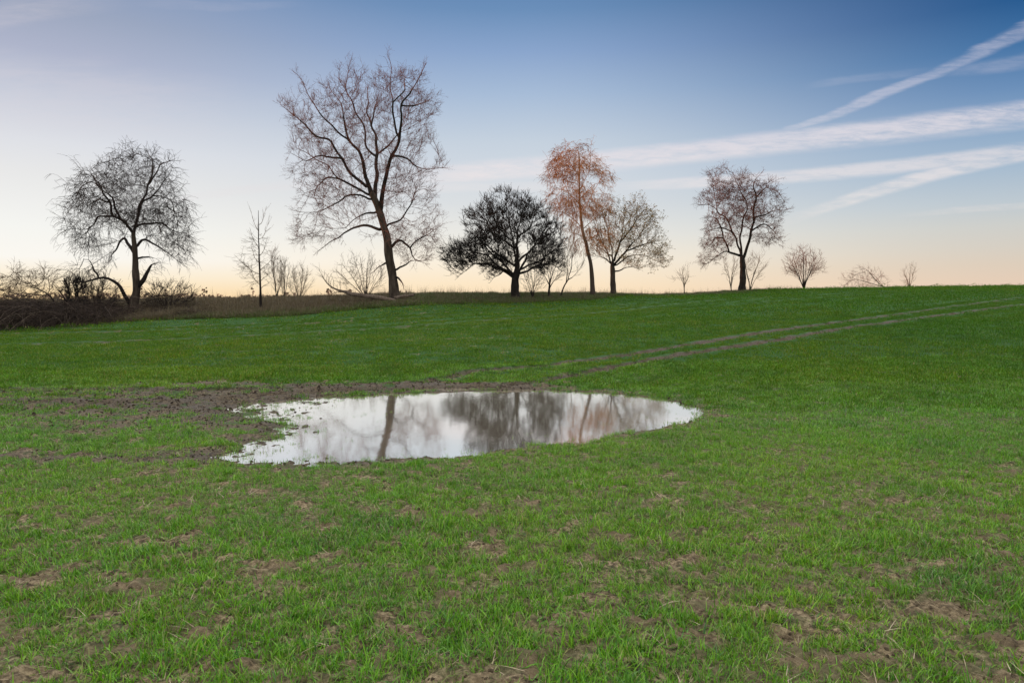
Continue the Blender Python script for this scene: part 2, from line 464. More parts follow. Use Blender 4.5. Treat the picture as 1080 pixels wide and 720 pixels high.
# ------------------------------------------------------------------ the puddle
def build_water():
    m = bpy.data.materials.new("silty_water"); m.use_nodes = True; t = m.node_tree; b = NB(t)
    t.nodes.remove(t.nodes['Principled BSDF'])
    out = t.nodes['Material Output']
    gl = t.nodes.new('ShaderNodeBsdfGlossy'); gl.inputs['Color'].default_value = (1.0, .985, .95, 1); gl.inputs['Roughness'].default_value = .055
    df = t.nodes.new('ShaderNodeBsdfDiffuse'); df.inputs['Color'].default_value = (.62, .52, .36, 1)
    geo = t.nodes.new('ShaderNodeNewGeometry')
    mp = t.nodes.new('ShaderNodeMapping'); t.links.new(geo.outputs['Position'], mp.inputs[0]); mp.inputs['Scale'].default_value = (1, .45, 1)
    bmp = t.nodes.new('ShaderNodeBump'); bmp.inputs['Strength'].default_value = .06; bmp.inputs['Distance'].default_value = .01
    t.links.new(b.noise(mp.outputs[0], 7, 3, .5), bmp.inputs['Height'])
    t.links.new(bmp.outputs[0], gl.inputs['Normal'])
    mx = t.nodes.new('ShaderNodeMixShader'); mx.inputs[0].default_value = .92
    t.links.new(df.outputs[0], mx.inputs[1]); t.links.new(gl.outputs[0], mx.inputs[2]); t.links.new(mx.outputs[0], out.inputs[0])
    c = PUD.mean(0)
    # the sheet runs a little under the shore so that the ground itself cuts the waterline
    d = PUD - c
    ring = c + d * (1 + .55 / np.linalg.norm(d, axis=1))[:, None]
    ring = np.repeat(ring, 1, 0)
    v = np.concatenate([np.c_[ring, np.zeros(len(ring))], [[c[0], c[1], 0]]])
    n = len(ring)
    tr = np.array([(i, (i + 1) % n, n) for i in range(n)])
    # counter-clockwise seen from above
    a = v[tr[0, 1]] - v[tr[0, 0]]; bb = v[tr[0, 2]] - v[tr[0, 0]]
    if a[0] * bb[1] - a[1] * bb[0] < 0: tr = tr[:, ::-1]
    o = mesh_obj("water", v, None, m, None, False, tr)
    tag(o, kind="structure")
build_water()

# ------------------------------------------------------------------ materials for wood and plants
def bark(name, dark, light, scale=6.0, rough=.9, low=None):
    m = bpy.data.materials.new(name); m.use_nodes = True; t = m.node_tree; b = NB(t); bs = t.nodes['Principled BSDF']
    tc = t.nodes.new('ShaderNodeTexCoord')
    mp = t.nodes.new('ShaderNodeMapping'); t.links.new(tc.outputs['Object'], mp.inputs[0]); mp.inputs['Scale'].default_value = (1, 1, .25)
    n = b.noise(mp.outputs[0], scale, 5, .65)
    col = b.ramp(n, [(.32, (*dark, 1)), (.68, (*light, 1))])
    if low:      # old rough bark on the lower stem
        sp = t.nodes.new('ShaderNodeSeparateXYZ'); t.links.new(tc.outputs['Object'], sp.inputs[0])
        col = b.mix(b.step(b.add(sp.outputs[2], b.mul(n, 2.0)), 3.0, 6.5), (*low, 1), col)
    t.links.new(col, bs.inputs['Base Color']); bs.inputs['Roughness'].default_value = rough
    bs.inputs['Specular IOR Level'].default_value = .2
    bmp = t.nodes.new('ShaderNodeBump'); bmp.inputs['Strength'].default_value = .8; bmp.inputs['Distance'].default_value = .04
    t.links.new(n, bmp.inputs['Height']); t.links.new(bmp.outputs[0], bs.inputs['Normal'])
    return m
def plain(name, col, var=.3, scale=3.0):
    m = bpy.data.materials.new(name); m.use_nodes = True; t = m.node_tree; b = NB(t); bs = t.nodes['Principled BSDF']
    geo = t.nodes.new('ShaderNodeNewGeometry')
    n = b.noise(geo.outputs['Position'], scale, 3, .6)
    lo = tuple(c * (1 - var) for c in col); hi = tuple(c * (1 + var) for c in col)
    t.links.new(b.ramp(n, [(.3, (*lo, 1)), (.7, (*hi, 1))]), bs.inputs['Base Color'])
    bs.inputs['Roughness'].default_value = .85; bs.inputs['Specular IOR Level'].default_value = .2
    return m
M = dict(
    grey_bark=bark("grey_brown_bark", (.034, .025, .019), (.115, .088, .066)),
    dark_bark=bark("dark_bark", (.014, .011, .009), (.045, .036, .030)),
    birch_bark=bark("birch_bark", (.20, .11, .065), (.55, .36, .25), 3.0, low=(.085, .062, .048)),
    dead_wood=bark("dead_wood", (.09, .065, .05), (.27, .21, .16), 9),
    tw_black=plain("black_twigs", (.020, .016, .014)),
    tw_dark=plain("dark_twigs", (.034, .025, .021)),
    tw_red=plain("reddish_twigs", (.17, .072, .055)),
    tw_birch=plain("birch_twigs", (.46, .19, .065)),
    tw_brown=plain("brown_twigs", (.16, .066, .045)),
    tw_tan=plain("tan_twigs", (.16, .115, .075)),
    bud=plain("pale_buds", (.34, .25, .12)),
)

# ------------------------------------------------------------------ tree growing
def rand_unit(n, rng):
    v = rng.normal(size=(n, 3)); return v / np.linalg.norm(v, axis=1)[:, None]
def unit(v): return v / np.maximum(np.linalg.norm(v, axis=-1, keepdims=True), 1e-9)

def catmull(pts, step):
    pts = np.asarray(pts, float)
    if len(pts) == 2: ext = np.vstack([2 * pts[0] - pts[1], pts, 2 * pts[1] - pts[0]])
    else: ext = np.vstack([2 * pts[0] - pts[1], pts, 2 * pts[-1] - pts[-2]])
    out = [pts[0]]
    for i in range(1, len(ext) - 2):
        p0, p1, p2, p3 = ext[i - 1:i + 3]
        n = max(1, int(round(np.linalg.norm(p2 - p1) / step)))
        for k in range(1, n + 1):
            t = k / n
            out.append(.5 * ((2 * p1) + (-p0 + p2) * t + (2 * p0 - 5 * p1 + 4 * p2 - p3) * t * t + (-p0 + 3 * p1 - 3 * p2 + p3) * t ** 3))
    return np.array(out)

def tubes(name, A, B, ra, rb, da, db, sides, mat, parent):
    """one mesh of separate tapered segments A->B; ring directions da, db"""
    n = len(A)
    if n == 0: return None
    def ring(C, r, d):
        d = unit(d)
        ref = np.where(np.abs(d[:, 2:3]) > .9, np.array([[1., 0, 0]]), np.array([[0., 0, 1.]]))
        ref = np.array([[.31, .94, .13]]) * np.ones((n, 1))
        u = unit(np.cross(d, ref)); v = np.cross(d, u)
        a = np.arange(sides) * 2 * np.pi / sides
        return C[:, None] + r[:, None, None] * (u[:, None] * np.cos(a)[None, :, None] + v[:, None] * np.sin(a)[None, :, None])
    V = np.concatenate([ring(A, ra, da), ring(B, rb, db)], 1).reshape(-1, 3)
    base = (np.arange(n) * 2 * sides)[:, None, None]
    k = np.arange(sides); k2 = (k + 1) % sides
    q = np.stack([k, k2, k2 + sides, k + sides], 1)[None]
    Q = (base + q).reshape(-1, 4)
    return mesh_obj(name, V, Q, mat, parent)

class Grow:
    def __init__(s, seed, D):
        s.rng = np.random.default_rng(seed); s.pos = []; s.par = []; s.grp = []; s.D = D
    def limb(s, pts, g, depth=0.0, step=.22, wob=.02, attach=True):
        """pts are world points; starts on the nearest existing node"""
        c = catmull(pts, step)
        n = len(c)
        s_ = np.linspace(0, 1, n)
        c[:, 1] += depth * s_ ** 1.1
        if wob:
            ph = s.rng.uniform(0, 9, 3)
            for a in range(3): c[:, a] += wob * (perlin(s_ * n * .22 + ph[a], s_ * 0 + 3.3 + ph[a]) * 2) * np.minimum(1, s_ * 4)
        par = -1
        if s.pos and attach:
            q = np.array(s.pos); d = np.linalg.norm(q[:, [0, 2]] - c[0][[0, 2]], axis=1)
            par = int(np.argmin(d)); c[:, 1] += (q[par, 1] - c[0, 1]) * 1.0
            c = c[1:]
        for p in c:
            s.pos.append(p); s.par.append(par); s.grp.append(g); par = len(s.pos) - 1
    def colonize(s, att, step=.24, infl=1.6, kill=.34, iters=90, trop=(0, 0, 0), jit=.12, maxn=14000):
        pos = [np.array(s.pos)]; par = list(s.par); grp = list(s.grp)
        allp = np.array(s.pos); att = att.copy()
        ni = np.zeros(len(att), int); nd = np.full(len(att), 1e9)
        def upd(newp, off):
            nonlocal ni, nd
            for k in range(0, len(newp), 400):
                d = np.linalg.norm(att[:, None] - newp[None, k:k + 400], axis=2)
                j = d.argmin(1); dm = d[np.arange(len(att)), j]
                bm = dm < nd; nd[bm] = dm[bm]; ni[bm] = j[bm] + off + k
        start = max(0, s.skip)
        upd(allp[start:], start)
        trop = np.array(trop, float); cc = np.zeros(len(allp), int)
        for it in range(iters):
            keep = nd > kill
            att, ni, nd = att[keep], ni[keep], nd[keep]
            if len(att) == 0: break
            # let the reach grow so distant pockets are found
            m = nd < infl * (1 + .02 * it)
            if not m.any(): break
            src = ni[m]; dv = unit(att[m] - allp[src])
            full = cc[src] >= 3
            if full.any():
                bad = np.where(m)[0][full]; nd[bad] = 0.0
                src, dv = src[~full], dv[~full]
                if len(src) == 0: continue
            uq, inv = np.unique(src, return_inverse=True)
            cc[uq] += 1; cc = np.concatenate([cc, np.zeros(len(uq), int)])
            acc = np.zeros((len(uq), 3)); np.add.at(acc, inv, dv)
            pd = allp[uq] - allp[np.maximum(np.array(par)[uq], 0)]
            ow = unit(allp[uq] - s.centre)
            d = unit(unit(acc) + .35 * unit(pd) + trop + s.outward * ow + jit * s.rng.normal(size=acc.shape))
            newp = allp[uq] + d * step
            off = len(allp)
            allp = np.vstack([allp, newp]); par += list(uq); grp += [grp[k] for k in uq]
            upd(newp, off)
            if len(allp) > maxn: break
        s.pos = list(allp); s.par = par; s.grp = grp
    def radii(s, R0, tip, Rb=None, floor=.03):
        par = np.array(s.par); n = len(par)
        tips = np.zeros(n); haschild = np.zeros(n, bool); haschild[par[par >= 0]] = True
        tips[~haschild] = 1
        for i in range(n - 1, 0, -1):
            if par[i] >= 0: tips[par[i]] += tips[i]
        e = math.log(max(tips[0], 3)) / math.log(max(R0 / tip, 1.5))
        s.r = tip * tips ** (1 / e); s.tips = tips; s.rp = s.r.copy()
        nt = s.ntrunk; rt = s.rtop
        q = np.linspace(0, 1, nt)
        h = np.array(s.pos)[:nt, 2] - s.pos[0][2]
        s.r[:nt] = (Rb * (1 - q) + rt * q) * (1 + .38 * np.exp(-np.maximum(h, 0) / .4)) * (1 + .05 * np.sin(q * 17) + .03 * np.sin(q * 41 + 1))
        for k_, (a, b_) in enumerate(s.spans, 1):
            t = np.linspace(0, 1, b_ - a); s.r[a:b_] = np.maximum(s.r[a:b_], s.floors.get(k_, floor) * (1 - .88 * t))
        g = s.grp
        for i in range(nt, n):
            p = par[i]; c = .97 if g[i] == g[p] else .8
            if s.r[i] > s.r[p] * c: s.r[i] = s.r[p] * c
        return s.r
    def sprays(s, src_r, count, L, segs, spread, trop, r0, r1, curl=.18, depth=1, sub=2.0, subL=.5):
        """adds fine twigs on every thin node"""
        P_ = np.array(s.pos); par = np.array(s.par)
        sel = np.where((s.rp < src_r) & (par >= 0) & (np.arange(len(par)) >= s.ntrunk))[0]
        k = s.rng.poisson(count, len(sel)); src = np.repeat(sel, k)
        n = len(src)
        pd = unit(P_[src] - P_[par[src]])
        rd = rand_unit(n, s.rng); rd = unit(rd - (rd * pd).sum(1)[:, None] * pd * .9)
        d = unit(unit(pd * (1 - spread) + rd * spread) + s.outward * 2.2 * unit(P_[src] - s.centre))
        ln = L * s.rng.uniform(.45, 1.25, n)
        out = []
        def run(base, d, ln, r0, r1, segs, src):
            prev = base; trp = np.array(trop, float)
            res = []
            for j in range(segs):
                d = unit(d + trp / segs + curl * s.rng.normal(size=d.shape))
                nx = prev + d * (ln / segs)[:, None]
                a = r0 + (r1 - r0) * j / segs; c = r0 + (r1 - r0) * (j + 1) / segs
                res.append((prev, nx, np.full(len(base), a), np.full(len(base), c), d))
                prev = nx
            return res
        lev = run(P_[src], d, ln, r0, r1, segs, src)
        out += lev
        tipsP = [lev[-1][1]]
        if depth > 0:
            for j in range(segs):
                a, b_, ra, rb, dd = lev[j]
                kk = s.rng.poisson(sub / segs, n); ii = np.repeat(np.arange(n), kk)
                if len(ii) == 0: continue
                tt = s.rng.uniform(0, 1, len(ii))[:, None]
                bp = a[ii] * (1 - tt) + b_[ii] * tt
                rd = rand_unit(len(ii), s.rng)
                d2 = unit(dd[ii] * .75 + rd * .75)
                l2 = run(bp, d2, ln[ii] * subL * s.rng.uniform(.5, 1.2, len(ii)), r0 * .7, r1 * .8, max(2, segs - 2), ii)
                out += l2; tipsP.append(l2[-1][1])
        s.tw = out; s.tipP = np.concatenate(tipsP)
    def emit(s, root, mats, thin=.035, limb_sides=8, extra_r=1.0):
        P_ = np.array(s.pos) - np.array(root.location); par = np.array(s.par); grp = np.array(s.grp); r = s.r * extra_r
        n = len(par); idx = np.arange(n)
        # main child of each node
        main = np.full(n, -1)
        for i in range(n):
            p = par[i]
            if p >= 0 and (main[p] < 0 or r[i] > r[main[p]]): main[p] = i
        seg = idx[par >= 0]; p = par[seg]
        d_in = np.zeros((n, 3)); d_in[seg] = unit(P_[seg] - P_[p]); d_in[0] = d_in[main[0]] if main[0] >= 0 else (0, 0, 1)
        nodedir = d_in.copy(); hm = main >= 0
        nodedir[hm] = unit(d_in[hm] + d_in[main[hm]])
        ismain = main[p] == seg
        da = np.where(ismain[:, None], nodedir[p], d_in[seg]); ra = np.where(ismain, r[p], np.minimum(r[seg] * 1.25, r[p]))
        db, rb = nodedir[seg], r[seg]
        tr = (grp[seg] == 0) & (s.istrunk[seg]) if len(s.istrunk) else grp[seg] == 0
        thin_m = (rb < thin) & ~tr
        def put(name, m, sides, mat):
            if m.sum() == 0: return None
            return tubes(name, P_[p[m]], P_[seg[m]], ra[m], rb[m], da[m], db[m], sides, mat, root)
        put("trunk", tr, 14, mats[0])
        for g in sorted(set(grp.tolist())):
            m = (grp[seg] == g) & ~tr & ~thin_m
            if m.sum() >= 2: put("limb", m, limb_sides, mats[1])
            elif m.sum(): thin_m = thin_m | m
        # crown: thin branches and twigs in one mesh
        A = [P_[p[thin_m]]]; B = [P_[seg[thin_m]]]; RA = [ra[thin_m]]; RB = [rb[thin_m]]; DA = [da[thin_m]]; DB = [db[thin_m]]
        off = np.array(root.location)
        for (a, b_, r0, r1, d) in getattr(s, 'tw', []):
            A.append(a - off); B.append(b_ - off); RA.append(r0); RB.append(r1); DA.append(d); DB.append(d)
        return tubes("crown", np.concatenate(A), np.concatenate(B), np.concatenate(RA), np.concatenate(RB), np.concatenate(DA), np.concatenate(DB), 3, mats[2], root)

def in_poly2(px, py, poly): return inside(px, py, poly)

def envelope_points(poly_px, D, n, rng, thick=.8, cy=0.0, axis=None, hollow=0.0, shrink=1.0):
    """scatter points through the volume whose outline is the surveyed crown"""
    poly = np.array([P(a, b_, D)[[0, 2]] for a, b_ in poly_px])
    cc_ = poly.mean(0); poly = cc_ + (poly - cc_) * shrink
    x0, z0 = poly.min(0); x1, z1 = poly.max(0)
    out = []
    zs = np.linspace(z0, z1, 60)
    span = []
    xx = np.linspace(x0, x1, 200)
    for z in zs:
        m = inside(xx, np.full(200, z), poly)
        span.append((xx[m].min(), xx[m].max()) if m.any() else (0, 0))
    span = np.array(span)
    while sum(len(o) for o in out) < n:
        x = rng.uniform(x0, x1, n * 3); z = rng.uniform(z0, z1, n * 3)
        m = inside(x, z, poly); x, z = x[m], z[m]
        l = np.interp(z, zs, span[:, 0]); r_ = np.interp(z, zs, span[:, 1])
        c = (l + r_) / 2; w = np.maximum((r_ - l) / 2, .1)
        half = w * np.sqrt(np.clip(1 - ((x - c) / w) ** 2, .05, 1)) * thick
        y = rng.uniform(-1, 1, len(x)) * half
        if hollow:
            rr = np.sqrt(((x - c) / w) ** 2 + (y / np.maximum(w * thick, .1)) ** 2)
            k = rng.uniform(0, 1, len(x)) < (1 - hollow) + hollow * rr
            x, y, z = x[k], y[k], z[k]
        out.append(np.stack([x, D + cy + y, z], 1))
    return np.concatenate(out)[:n]

def make_tree(name, label, cat, D, limbs, env, mats, seed, R0, tip=.010, natt=2600, step=.24, kill=.36, infl=1.7, trop=(0, 0, 0), thick=.8,
              spray=None, depths=None, thin=.035, group=None, wob=.03, hollow=.2, jit=.07, skipfrac=.5, buds=None, more_env=None, maxn=22000, ground=True, Rb=None, rtop=None, floor=.03, outward=.25, clump=.0, cfreq=.75, jitter=.10, floors=None, shrink=1.0):
    rng = np.random.default_rng(seed)
    bx, bz = P(*limbs[0][0], D)[[0, 2]]
    gz = float(height(np.array([bx]), np.array([float(D)]))[0])
    root = bpy.data.objects.new(name, None); root.empty_display_size = .5
    root.location = (bx, D, gz); link(root)
    tag(root, label, cat, group)
    g = Grow(seed, D)
    tr = [P(a, b_, D) for a, b_ in limbs[0]]
    if ground:
        tr[0][2] = gz - .12
    g.limb(tr, 0, 0, step, wob * .5, False)
    ntrunk = len(g.pos); g.ntrunk = ntrunk; g.spans = []; g.outward = outward
    g.centre = np.array(g.pos[-1]) * .5 + np.array(g.pos[ntrunk // 2]) * .5
    for k, lb in enumerate(limbs[1:], 1):
        ln = sum(math.dist(lb[i], lb[i + 1]) for i in range(len(lb) - 1)) / FPX * D
        if depths is not None and k - 1 < len(depths): dp = depths[k - 1]
        else: dp = rng.uniform(-1, 1) * .75
        n_0 = len(g.pos)
        g.limb([P(a, b_, D) for a, b_ in lb], k, dp * ln, step, wob)
        g.spans.append((n_0, len(g.pos)))
    g.skip = int(ntrunk * skipfrac)
    att = envelope_points(env, D, natt, rng, thick, hollow=hollow, shrink=shrink)
    if more_env:
        for poly, n_, th in more_env: att = np.concatenate([att, envelope_points(poly, D, n_, rng, th)])
    att = att + rng.normal(size=att.shape) * jitter
    if clump:
        ph = seed * 1.7
        q = (perlin(att[:, 0] * cfreq + ph, att[:, 2] * cfreq) + perlin(att[:, 1] * cfreq + 5, att[:, 2] * cfreq + ph) + perlin(att[:, 0] * cfreq * 2.1, att[:, 1] * cfreq * 2.1 + att[:, 2] * 1.3 * cfreq) * .6)
        att = att[q > np.quantile(q, clump)]
    g.colonize(att, step, infl, kill, trop=trop, jit=jit, maxn=maxn)
    g.istrunk = np.arange(len(g.pos)) < ntrunk
    g.rtop = rtop if rtop else R0 * .75
    g.floors = floors or {}
    g.radii(R0, tip, Rb or R0, floor)
    if spray: g.sprays(**spray)
    crown = g.emit(root, mats, thin)
    if buds:
        mat, nb, size = buds
        tp = g.tipP[rng.choice(len(g.tipP), min(nb, len(g.tipP)), replace=False)] - np.array(root.location)
        n = len(tp)
        tp = np.repeat(tp, 2, 0) + rng.normal(size=(n * 2, 3)) * .04; n = len(tp)
        a = rand_unit(n, rng); b_ = unit(np.cross(a, rand_unit(n, rng)))
        sz = size * rng.uniform(.6, 1.3, n)[:, None]
        V = np.stack([tp - a * sz, tp + b_ * sz * .5, tp + a * sz, tp - b_ * sz * .5], 1).reshape(-1, 3)
        mesh_obj("young_leaves", V, np.arange(n * 4).reshape(-1, 4), mat, root)
    return root

# --- the weeping old tree on the left
T1 = [
    [(140.5, 331), (141.5, 318), (144.4, 303), (143.5, 290), (143, 279), (141.3, 260.5), (140.5, 245)],
    [(141, 247), (142, 228), (142, 206), (145, 187), (145, 168), (138, 156), (130, 147)],
    [(145, 302), (151, 296), (154.5, 288), (158.6, 279.5), (164, 277)],
    [(143, 262), (146, 256), (150.7, 252.6), (160, 255.7), (166.5, 263.6), (176, 270), (184, 280)],
    [(139, 324), (135.8, 307.7), (130.3, 296.7), (122.4, 293.5), (109.8, 296.7), (98.8, 300), (95.6, 308)],
    [(119, 293.5), (113, 284), (106.7, 275.4), (101, 275)],
    [(141, 266), (131.8, 257), (122.4, 249.4), (113, 252.6), (103.5, 259), (94, 266), (84, 275)],
    [(140.5, 245), (128.7, 231), (121, 225), (117.7, 214), (111.4, 201), (105, 192), (102, 182)],
    [(128.7, 231), (127, 218.7), (127, 211), (119, 201), (113, 186)],
    [(141, 239), (150.7, 234), (163, 234), (174, 242), (185, 250)],
    [(142, 227), (146, 211), (154, 204.5), (160, 195), (168, 181), (170, 170)],
    [(145, 192), (155.5, 181), (166.5, 171.5), (185, 169)],
    [(121, 228), (105, 230), (94, 237.6), (84.6, 247)],
    [(143, 275), (147, 270), (152, 269), (158, 272)],
    [(154, 204.5), (168, 206), (180, 214), (188, 228)],
    [(117.7, 214), (104, 210), (90, 212), (78, 222)],
    [(111, 201), (98, 193), (86, 196), (77, 205)],
]
E1 = [(70, 222), (74, 200), (84, 186), (96, 176), (105, 178), (118, 168), (125, 152), (140, 154), (150, 156), (168, 158), (184, 172), (190, 190),
      (196, 212), (199, 240), (194, 258), (182, 262), (160, 245), (120, 240), (104, 262), (98, 290), (86, 285), (76, 270), (72, 245)]
make_tree("weeping_tree", "dark old tree with drooping tangled twigs standing in the brush at the far left", "tree", 38.0, T1, E1,
          (M['grey_bark'], M['dark_bark'], M['tw_dark']), 21, .12, .0065, 7500, Rb=.24, rtop=.105, floor=.065, clump=.50, cfreq=.9, outward=.08, shrink=.87, jitter=.22, floors={1: .12, 2: .14, 3: .075, 4: .11, 6: .09, 7: .10}, trop=(0, 0, -.05), thick=.7, more_env=[([(74, 238), (102, 238), (106, 288), (92, 302), (78, 286)], 900, .7), ([(172, 232), (200, 226), (197, 270), (182, 277)], 700, .7)], step=.2, kill=.28, infl=1.4,
          spray=dict(src_r=.016, count=1.5, L=.8, segs=5, spread=.6, trop=(0, 0, -.6), r0=.0088, r1=.0045, curl=.14, depth=1, sub=2.6, subL=.55), wob=.06, hollow=.3)

# --- the tall willow
T2 = [
    [(416.5, 316), (415.5, 305), (414.5, 296.7), (410.6, 267.5), (404.7, 240.3), (398.9, 218.9), (392, 203)],
    [(396, 213), (394.5, 196), (396, 182), (392, 161), (391, 137.5), (384.3, 122), (377.5, 108), (375.6, 89), (372.6, 70)],
    [(384, 121), (386, 98.6), (389, 80)],
    [(391.5, 161), (381.4, 147), (381.4, 131.7), (371.7, 116), (366, 100.6), (360, 86)],
    [(391, 201.4), (387, 187.8), (386.3, 182), (383.3, 166.7), (373.6, 153), (367.8, 135.6), (366.8, 120), (360, 108)],
    [(374, 153), (360, 143), (350, 131.7), (342.5, 118), (334.7, 104.5), (328, 98)],
    [(389, 199), (373.6, 185.8), (362, 168.6), (352, 153), (338.6, 147), (329, 137.5), (317, 126), (304, 117)],
    [(391, 207), (375.6, 197.5), (360, 189.7), (346, 177), (329, 164.7), (317, 158)],
    [(362, 169), (344.5, 167.7), (332.8, 174.5), (318, 171)],
    [(393, 212), (381.4, 207), (369.7, 208), (362, 217), (348.3, 227.6), (334.7, 230.6), (322, 228)],
    [(403, 243), (389, 238), (373.6, 235.4), (356, 240), (344.5, 247), (329, 253), (315, 260)],
    [(398, 224), (383.3, 226.7), (371.7, 230.6), (362, 240)],
    [(401.5, 223), (405.7, 199.4), (414.5, 177), (422, 159), (429, 135.6), (430, 124), (439.7, 114), (449.5, 100.6), (456, 88)],
    [(424, 152), (421.3, 135.6), (420.3, 118), (417.4, 98.6), (418.3, 83), (416, 74)],
    [(420.3, 118), (430, 100.6), (427, 82)],
    [(393.5, 158), (404.7, 143.3), (414.5, 127.8), (417, 112), (408, 98)],
    [(418, 168.6), (432, 169.6), (441.7, 177.4), (457.2, 178.4), (471, 176.4)],
    [(406, 238), (422, 231.5), (434, 217), (440, 205), (452, 200)],
    [(413, 262), (417, 256), (424, 254), (432, 261.7), (437.8, 273.3), (451.4, 273.3)],
    [(432, 261), (445.6, 250), (455, 243), (465, 236)],
    [(416, 287), (422, 281), (430, 279), (441, 275), (452, 280)],
    [(412, 275.3), (402, 280), (399, 281), (391, 289)],
    [(430, 124), (444, 124), (460, 122)],
    [(360, 189.7), (346, 186), (334, 192), (324, 203)],
    [(417, 290), (423, 296), (428, 306)],
]
E2 = [(299, 117), (320, 100), (345, 98), (350, 80), (368, 64), (392, 72), (398, 84), (408, 76), (425, 66), (445, 76), (458, 95), (463, 115), (452, 135), (463, 160), (470, 178),
      (450, 186), (455, 215), (470, 236), (462, 262), (450, 276), (432, 280), (418, 268), (406, 250), (385, 245), (350, 246), (325, 258), (312, 256), (310, 236), (325, 214), (312, 192), (306, 165), (312, 140)]
make_tree("willow_tree", "tallest bare tree, leaning brown trunk and reddish fan of fine twigs", "tree", 40.0, T2, E2,
          (M['grey_bark'], M['dark_bark'], M['tw_red']), 5, .23, .0058, 11500, Rb=.29, rtop=.175, floor=.06, clump=.48, outward=.35, shrink=.975, jitter=.15, floors={1: .13, 4: .12, 6: .12, 12: .14, 10: .09, 18: .09}, step=.22, kill=.29, infl=1.6, trop=(0, 0, .05), thick=.75,
          spray=dict(src_r=.012, count=1.9, L=.52, segs=5, spread=.50, trop=(0, 0, .25), r0=.0054, r1=.0032, curl=.12, depth=1, sub=2.4, subL=.55), wob=.06, hollow=.3)

# --- the round dark pear
T3 = [
    [(544, 316), (543.6, 305), (543.6, 294.7), (545, 287)],
    [(545, 288), (543, 262), (537.6, 244), (535.8, 226), (533, 206)],
    [(547, 284), (545.5, 266), (546, 244), (550, 226), (555.7, 212)],
    [(541, 290), (526.8, 273), (514, 262), (505, 249.6), (496, 235)],
    [(541, 289), (532, 284), (514, 271), (496, 266), (476, 262)],
    [(542, 293), (523, 281), (501.5, 278), (483, 290)],
    [(547, 287), (557.5, 267.6), (568, 253), (575.5, 237), (579, 222)],
    [(549, 284), (568, 275), (586, 262), (599, 250)],
    [(548, 289), (560, 283), (575.5, 278), (592, 286)],
    [(540, 255), (526, 240), (518, 222), (512, 214)],
    [(544, 262), (530, 252), (520, 245), (510, 228)],
    [(545, 250), (560, 238), (566, 222)],
    [(542, 280), (524, 268), (508, 256), (494, 248)],
    [(547, 275), (562, 262), (580, 248), (592, 242)],
    [(543, 290), (532, 286), (518, 296)],
]
E3 = [(464, 272), (473, 257), (488, 246), (490, 226), (506, 214), (520, 204), (533, 196), (548, 202), (560, 209), (574, 217), (583, 232), (598, 241), (603, 255), (597, 274), (594, 290),
      (570, 292), (557, 284), (530, 286), (516, 300), (505, 290), (480, 291), (466, 284)]
make_tree("pear_tree", "broad round near-black tree with the densest crown and a short stout trunk", "tree", 42.0, T3, E3,
          (M['dark_bark'], M['dark_bark'], M['tw_black']), 33, .19, .0075, 9600, Rb=.26, rtop=.21, floor=.07, clump=.38, outward=.5, maxn=32000, jitter=.16, shrink=.88, step=.18, kill=.25, infl=1.3, trop=(0, 0, .05), thick=.85,
          spray=dict(src_r=.025, count=2.4, L=.44, segs=3, spread=.70, trop=(0, 0, .35), r0=.0115, r1=.0055, curl=.16, depth=1, sub=1.6, subL=.6), wob=.07, hollow=.1)

# --- the birch
T4 = [
    [(625.5, 312.5), (624.6, 300), (623.8, 285), (620, 265), (615, 245), (612, 222.5), (611, 200), (611, 177.5), (610, 160)],
    [(613.8, 240), (602.5, 230), (590, 224), (580, 224)],
    [(612, 222), (605, 207.5), (595, 185), (588, 168), (584, 162)],
    [(612, 200), (620, 182.5), (622.5, 164), (622, 153)],
    [(613, 227), (625, 205), (635, 186), (642, 180)],
    [(611.5, 215), (597.5, 200), (583, 195)],
    [(614.5, 242.5), (625, 232.5), (637.5, 222)],
    [(611, 186), (602, 172), (596, 158)],
    [(616, 250), (604, 246), (594, 244)],
    [(612, 210), (626, 196), (640, 200)],
    [(617, 255), (628, 248), (634, 244)],
]
E4 = [(575, 176), (578, 162), (590, 154), (605, 152), (619, 149), (628, 160), (636, 176), (643, 182), (646, 200), (646, 216), (638, 232), (625, 240), (612, 235), (590, 226), (576, 216), (574, 208), (582, 196), (573, 188)]
make_tree("birch_tree", "slender birch with rusty orange weeping twigs beside the round dark tree", "tree", 43.5, T4, E4,
          (M['birch_bark'], M['birch_bark'], M['tw_birch']), 8, .08, .0055, 5200, Rb=.15, rtop=.025, floor=.03, more_env=[([(588, 232), (640, 232), (646, 258), (620, 270), (598, 258)], 420, .8)], clump=.36, outward=.12, jitter=.14, shrink=.92, step=.20, kill=.27, infl=1.4, trop=(0, 0, .12), thick=.8,
          spray=dict(src_r=.014, count=2.7, L=.55, segs=5, spread=.45, trop=(0, 0, -1.1), r0=.0078, r1=.004, curl=.15, depth=1, sub=2.4, subL=.55), wob=.03, hollow=.1, thin=.03)

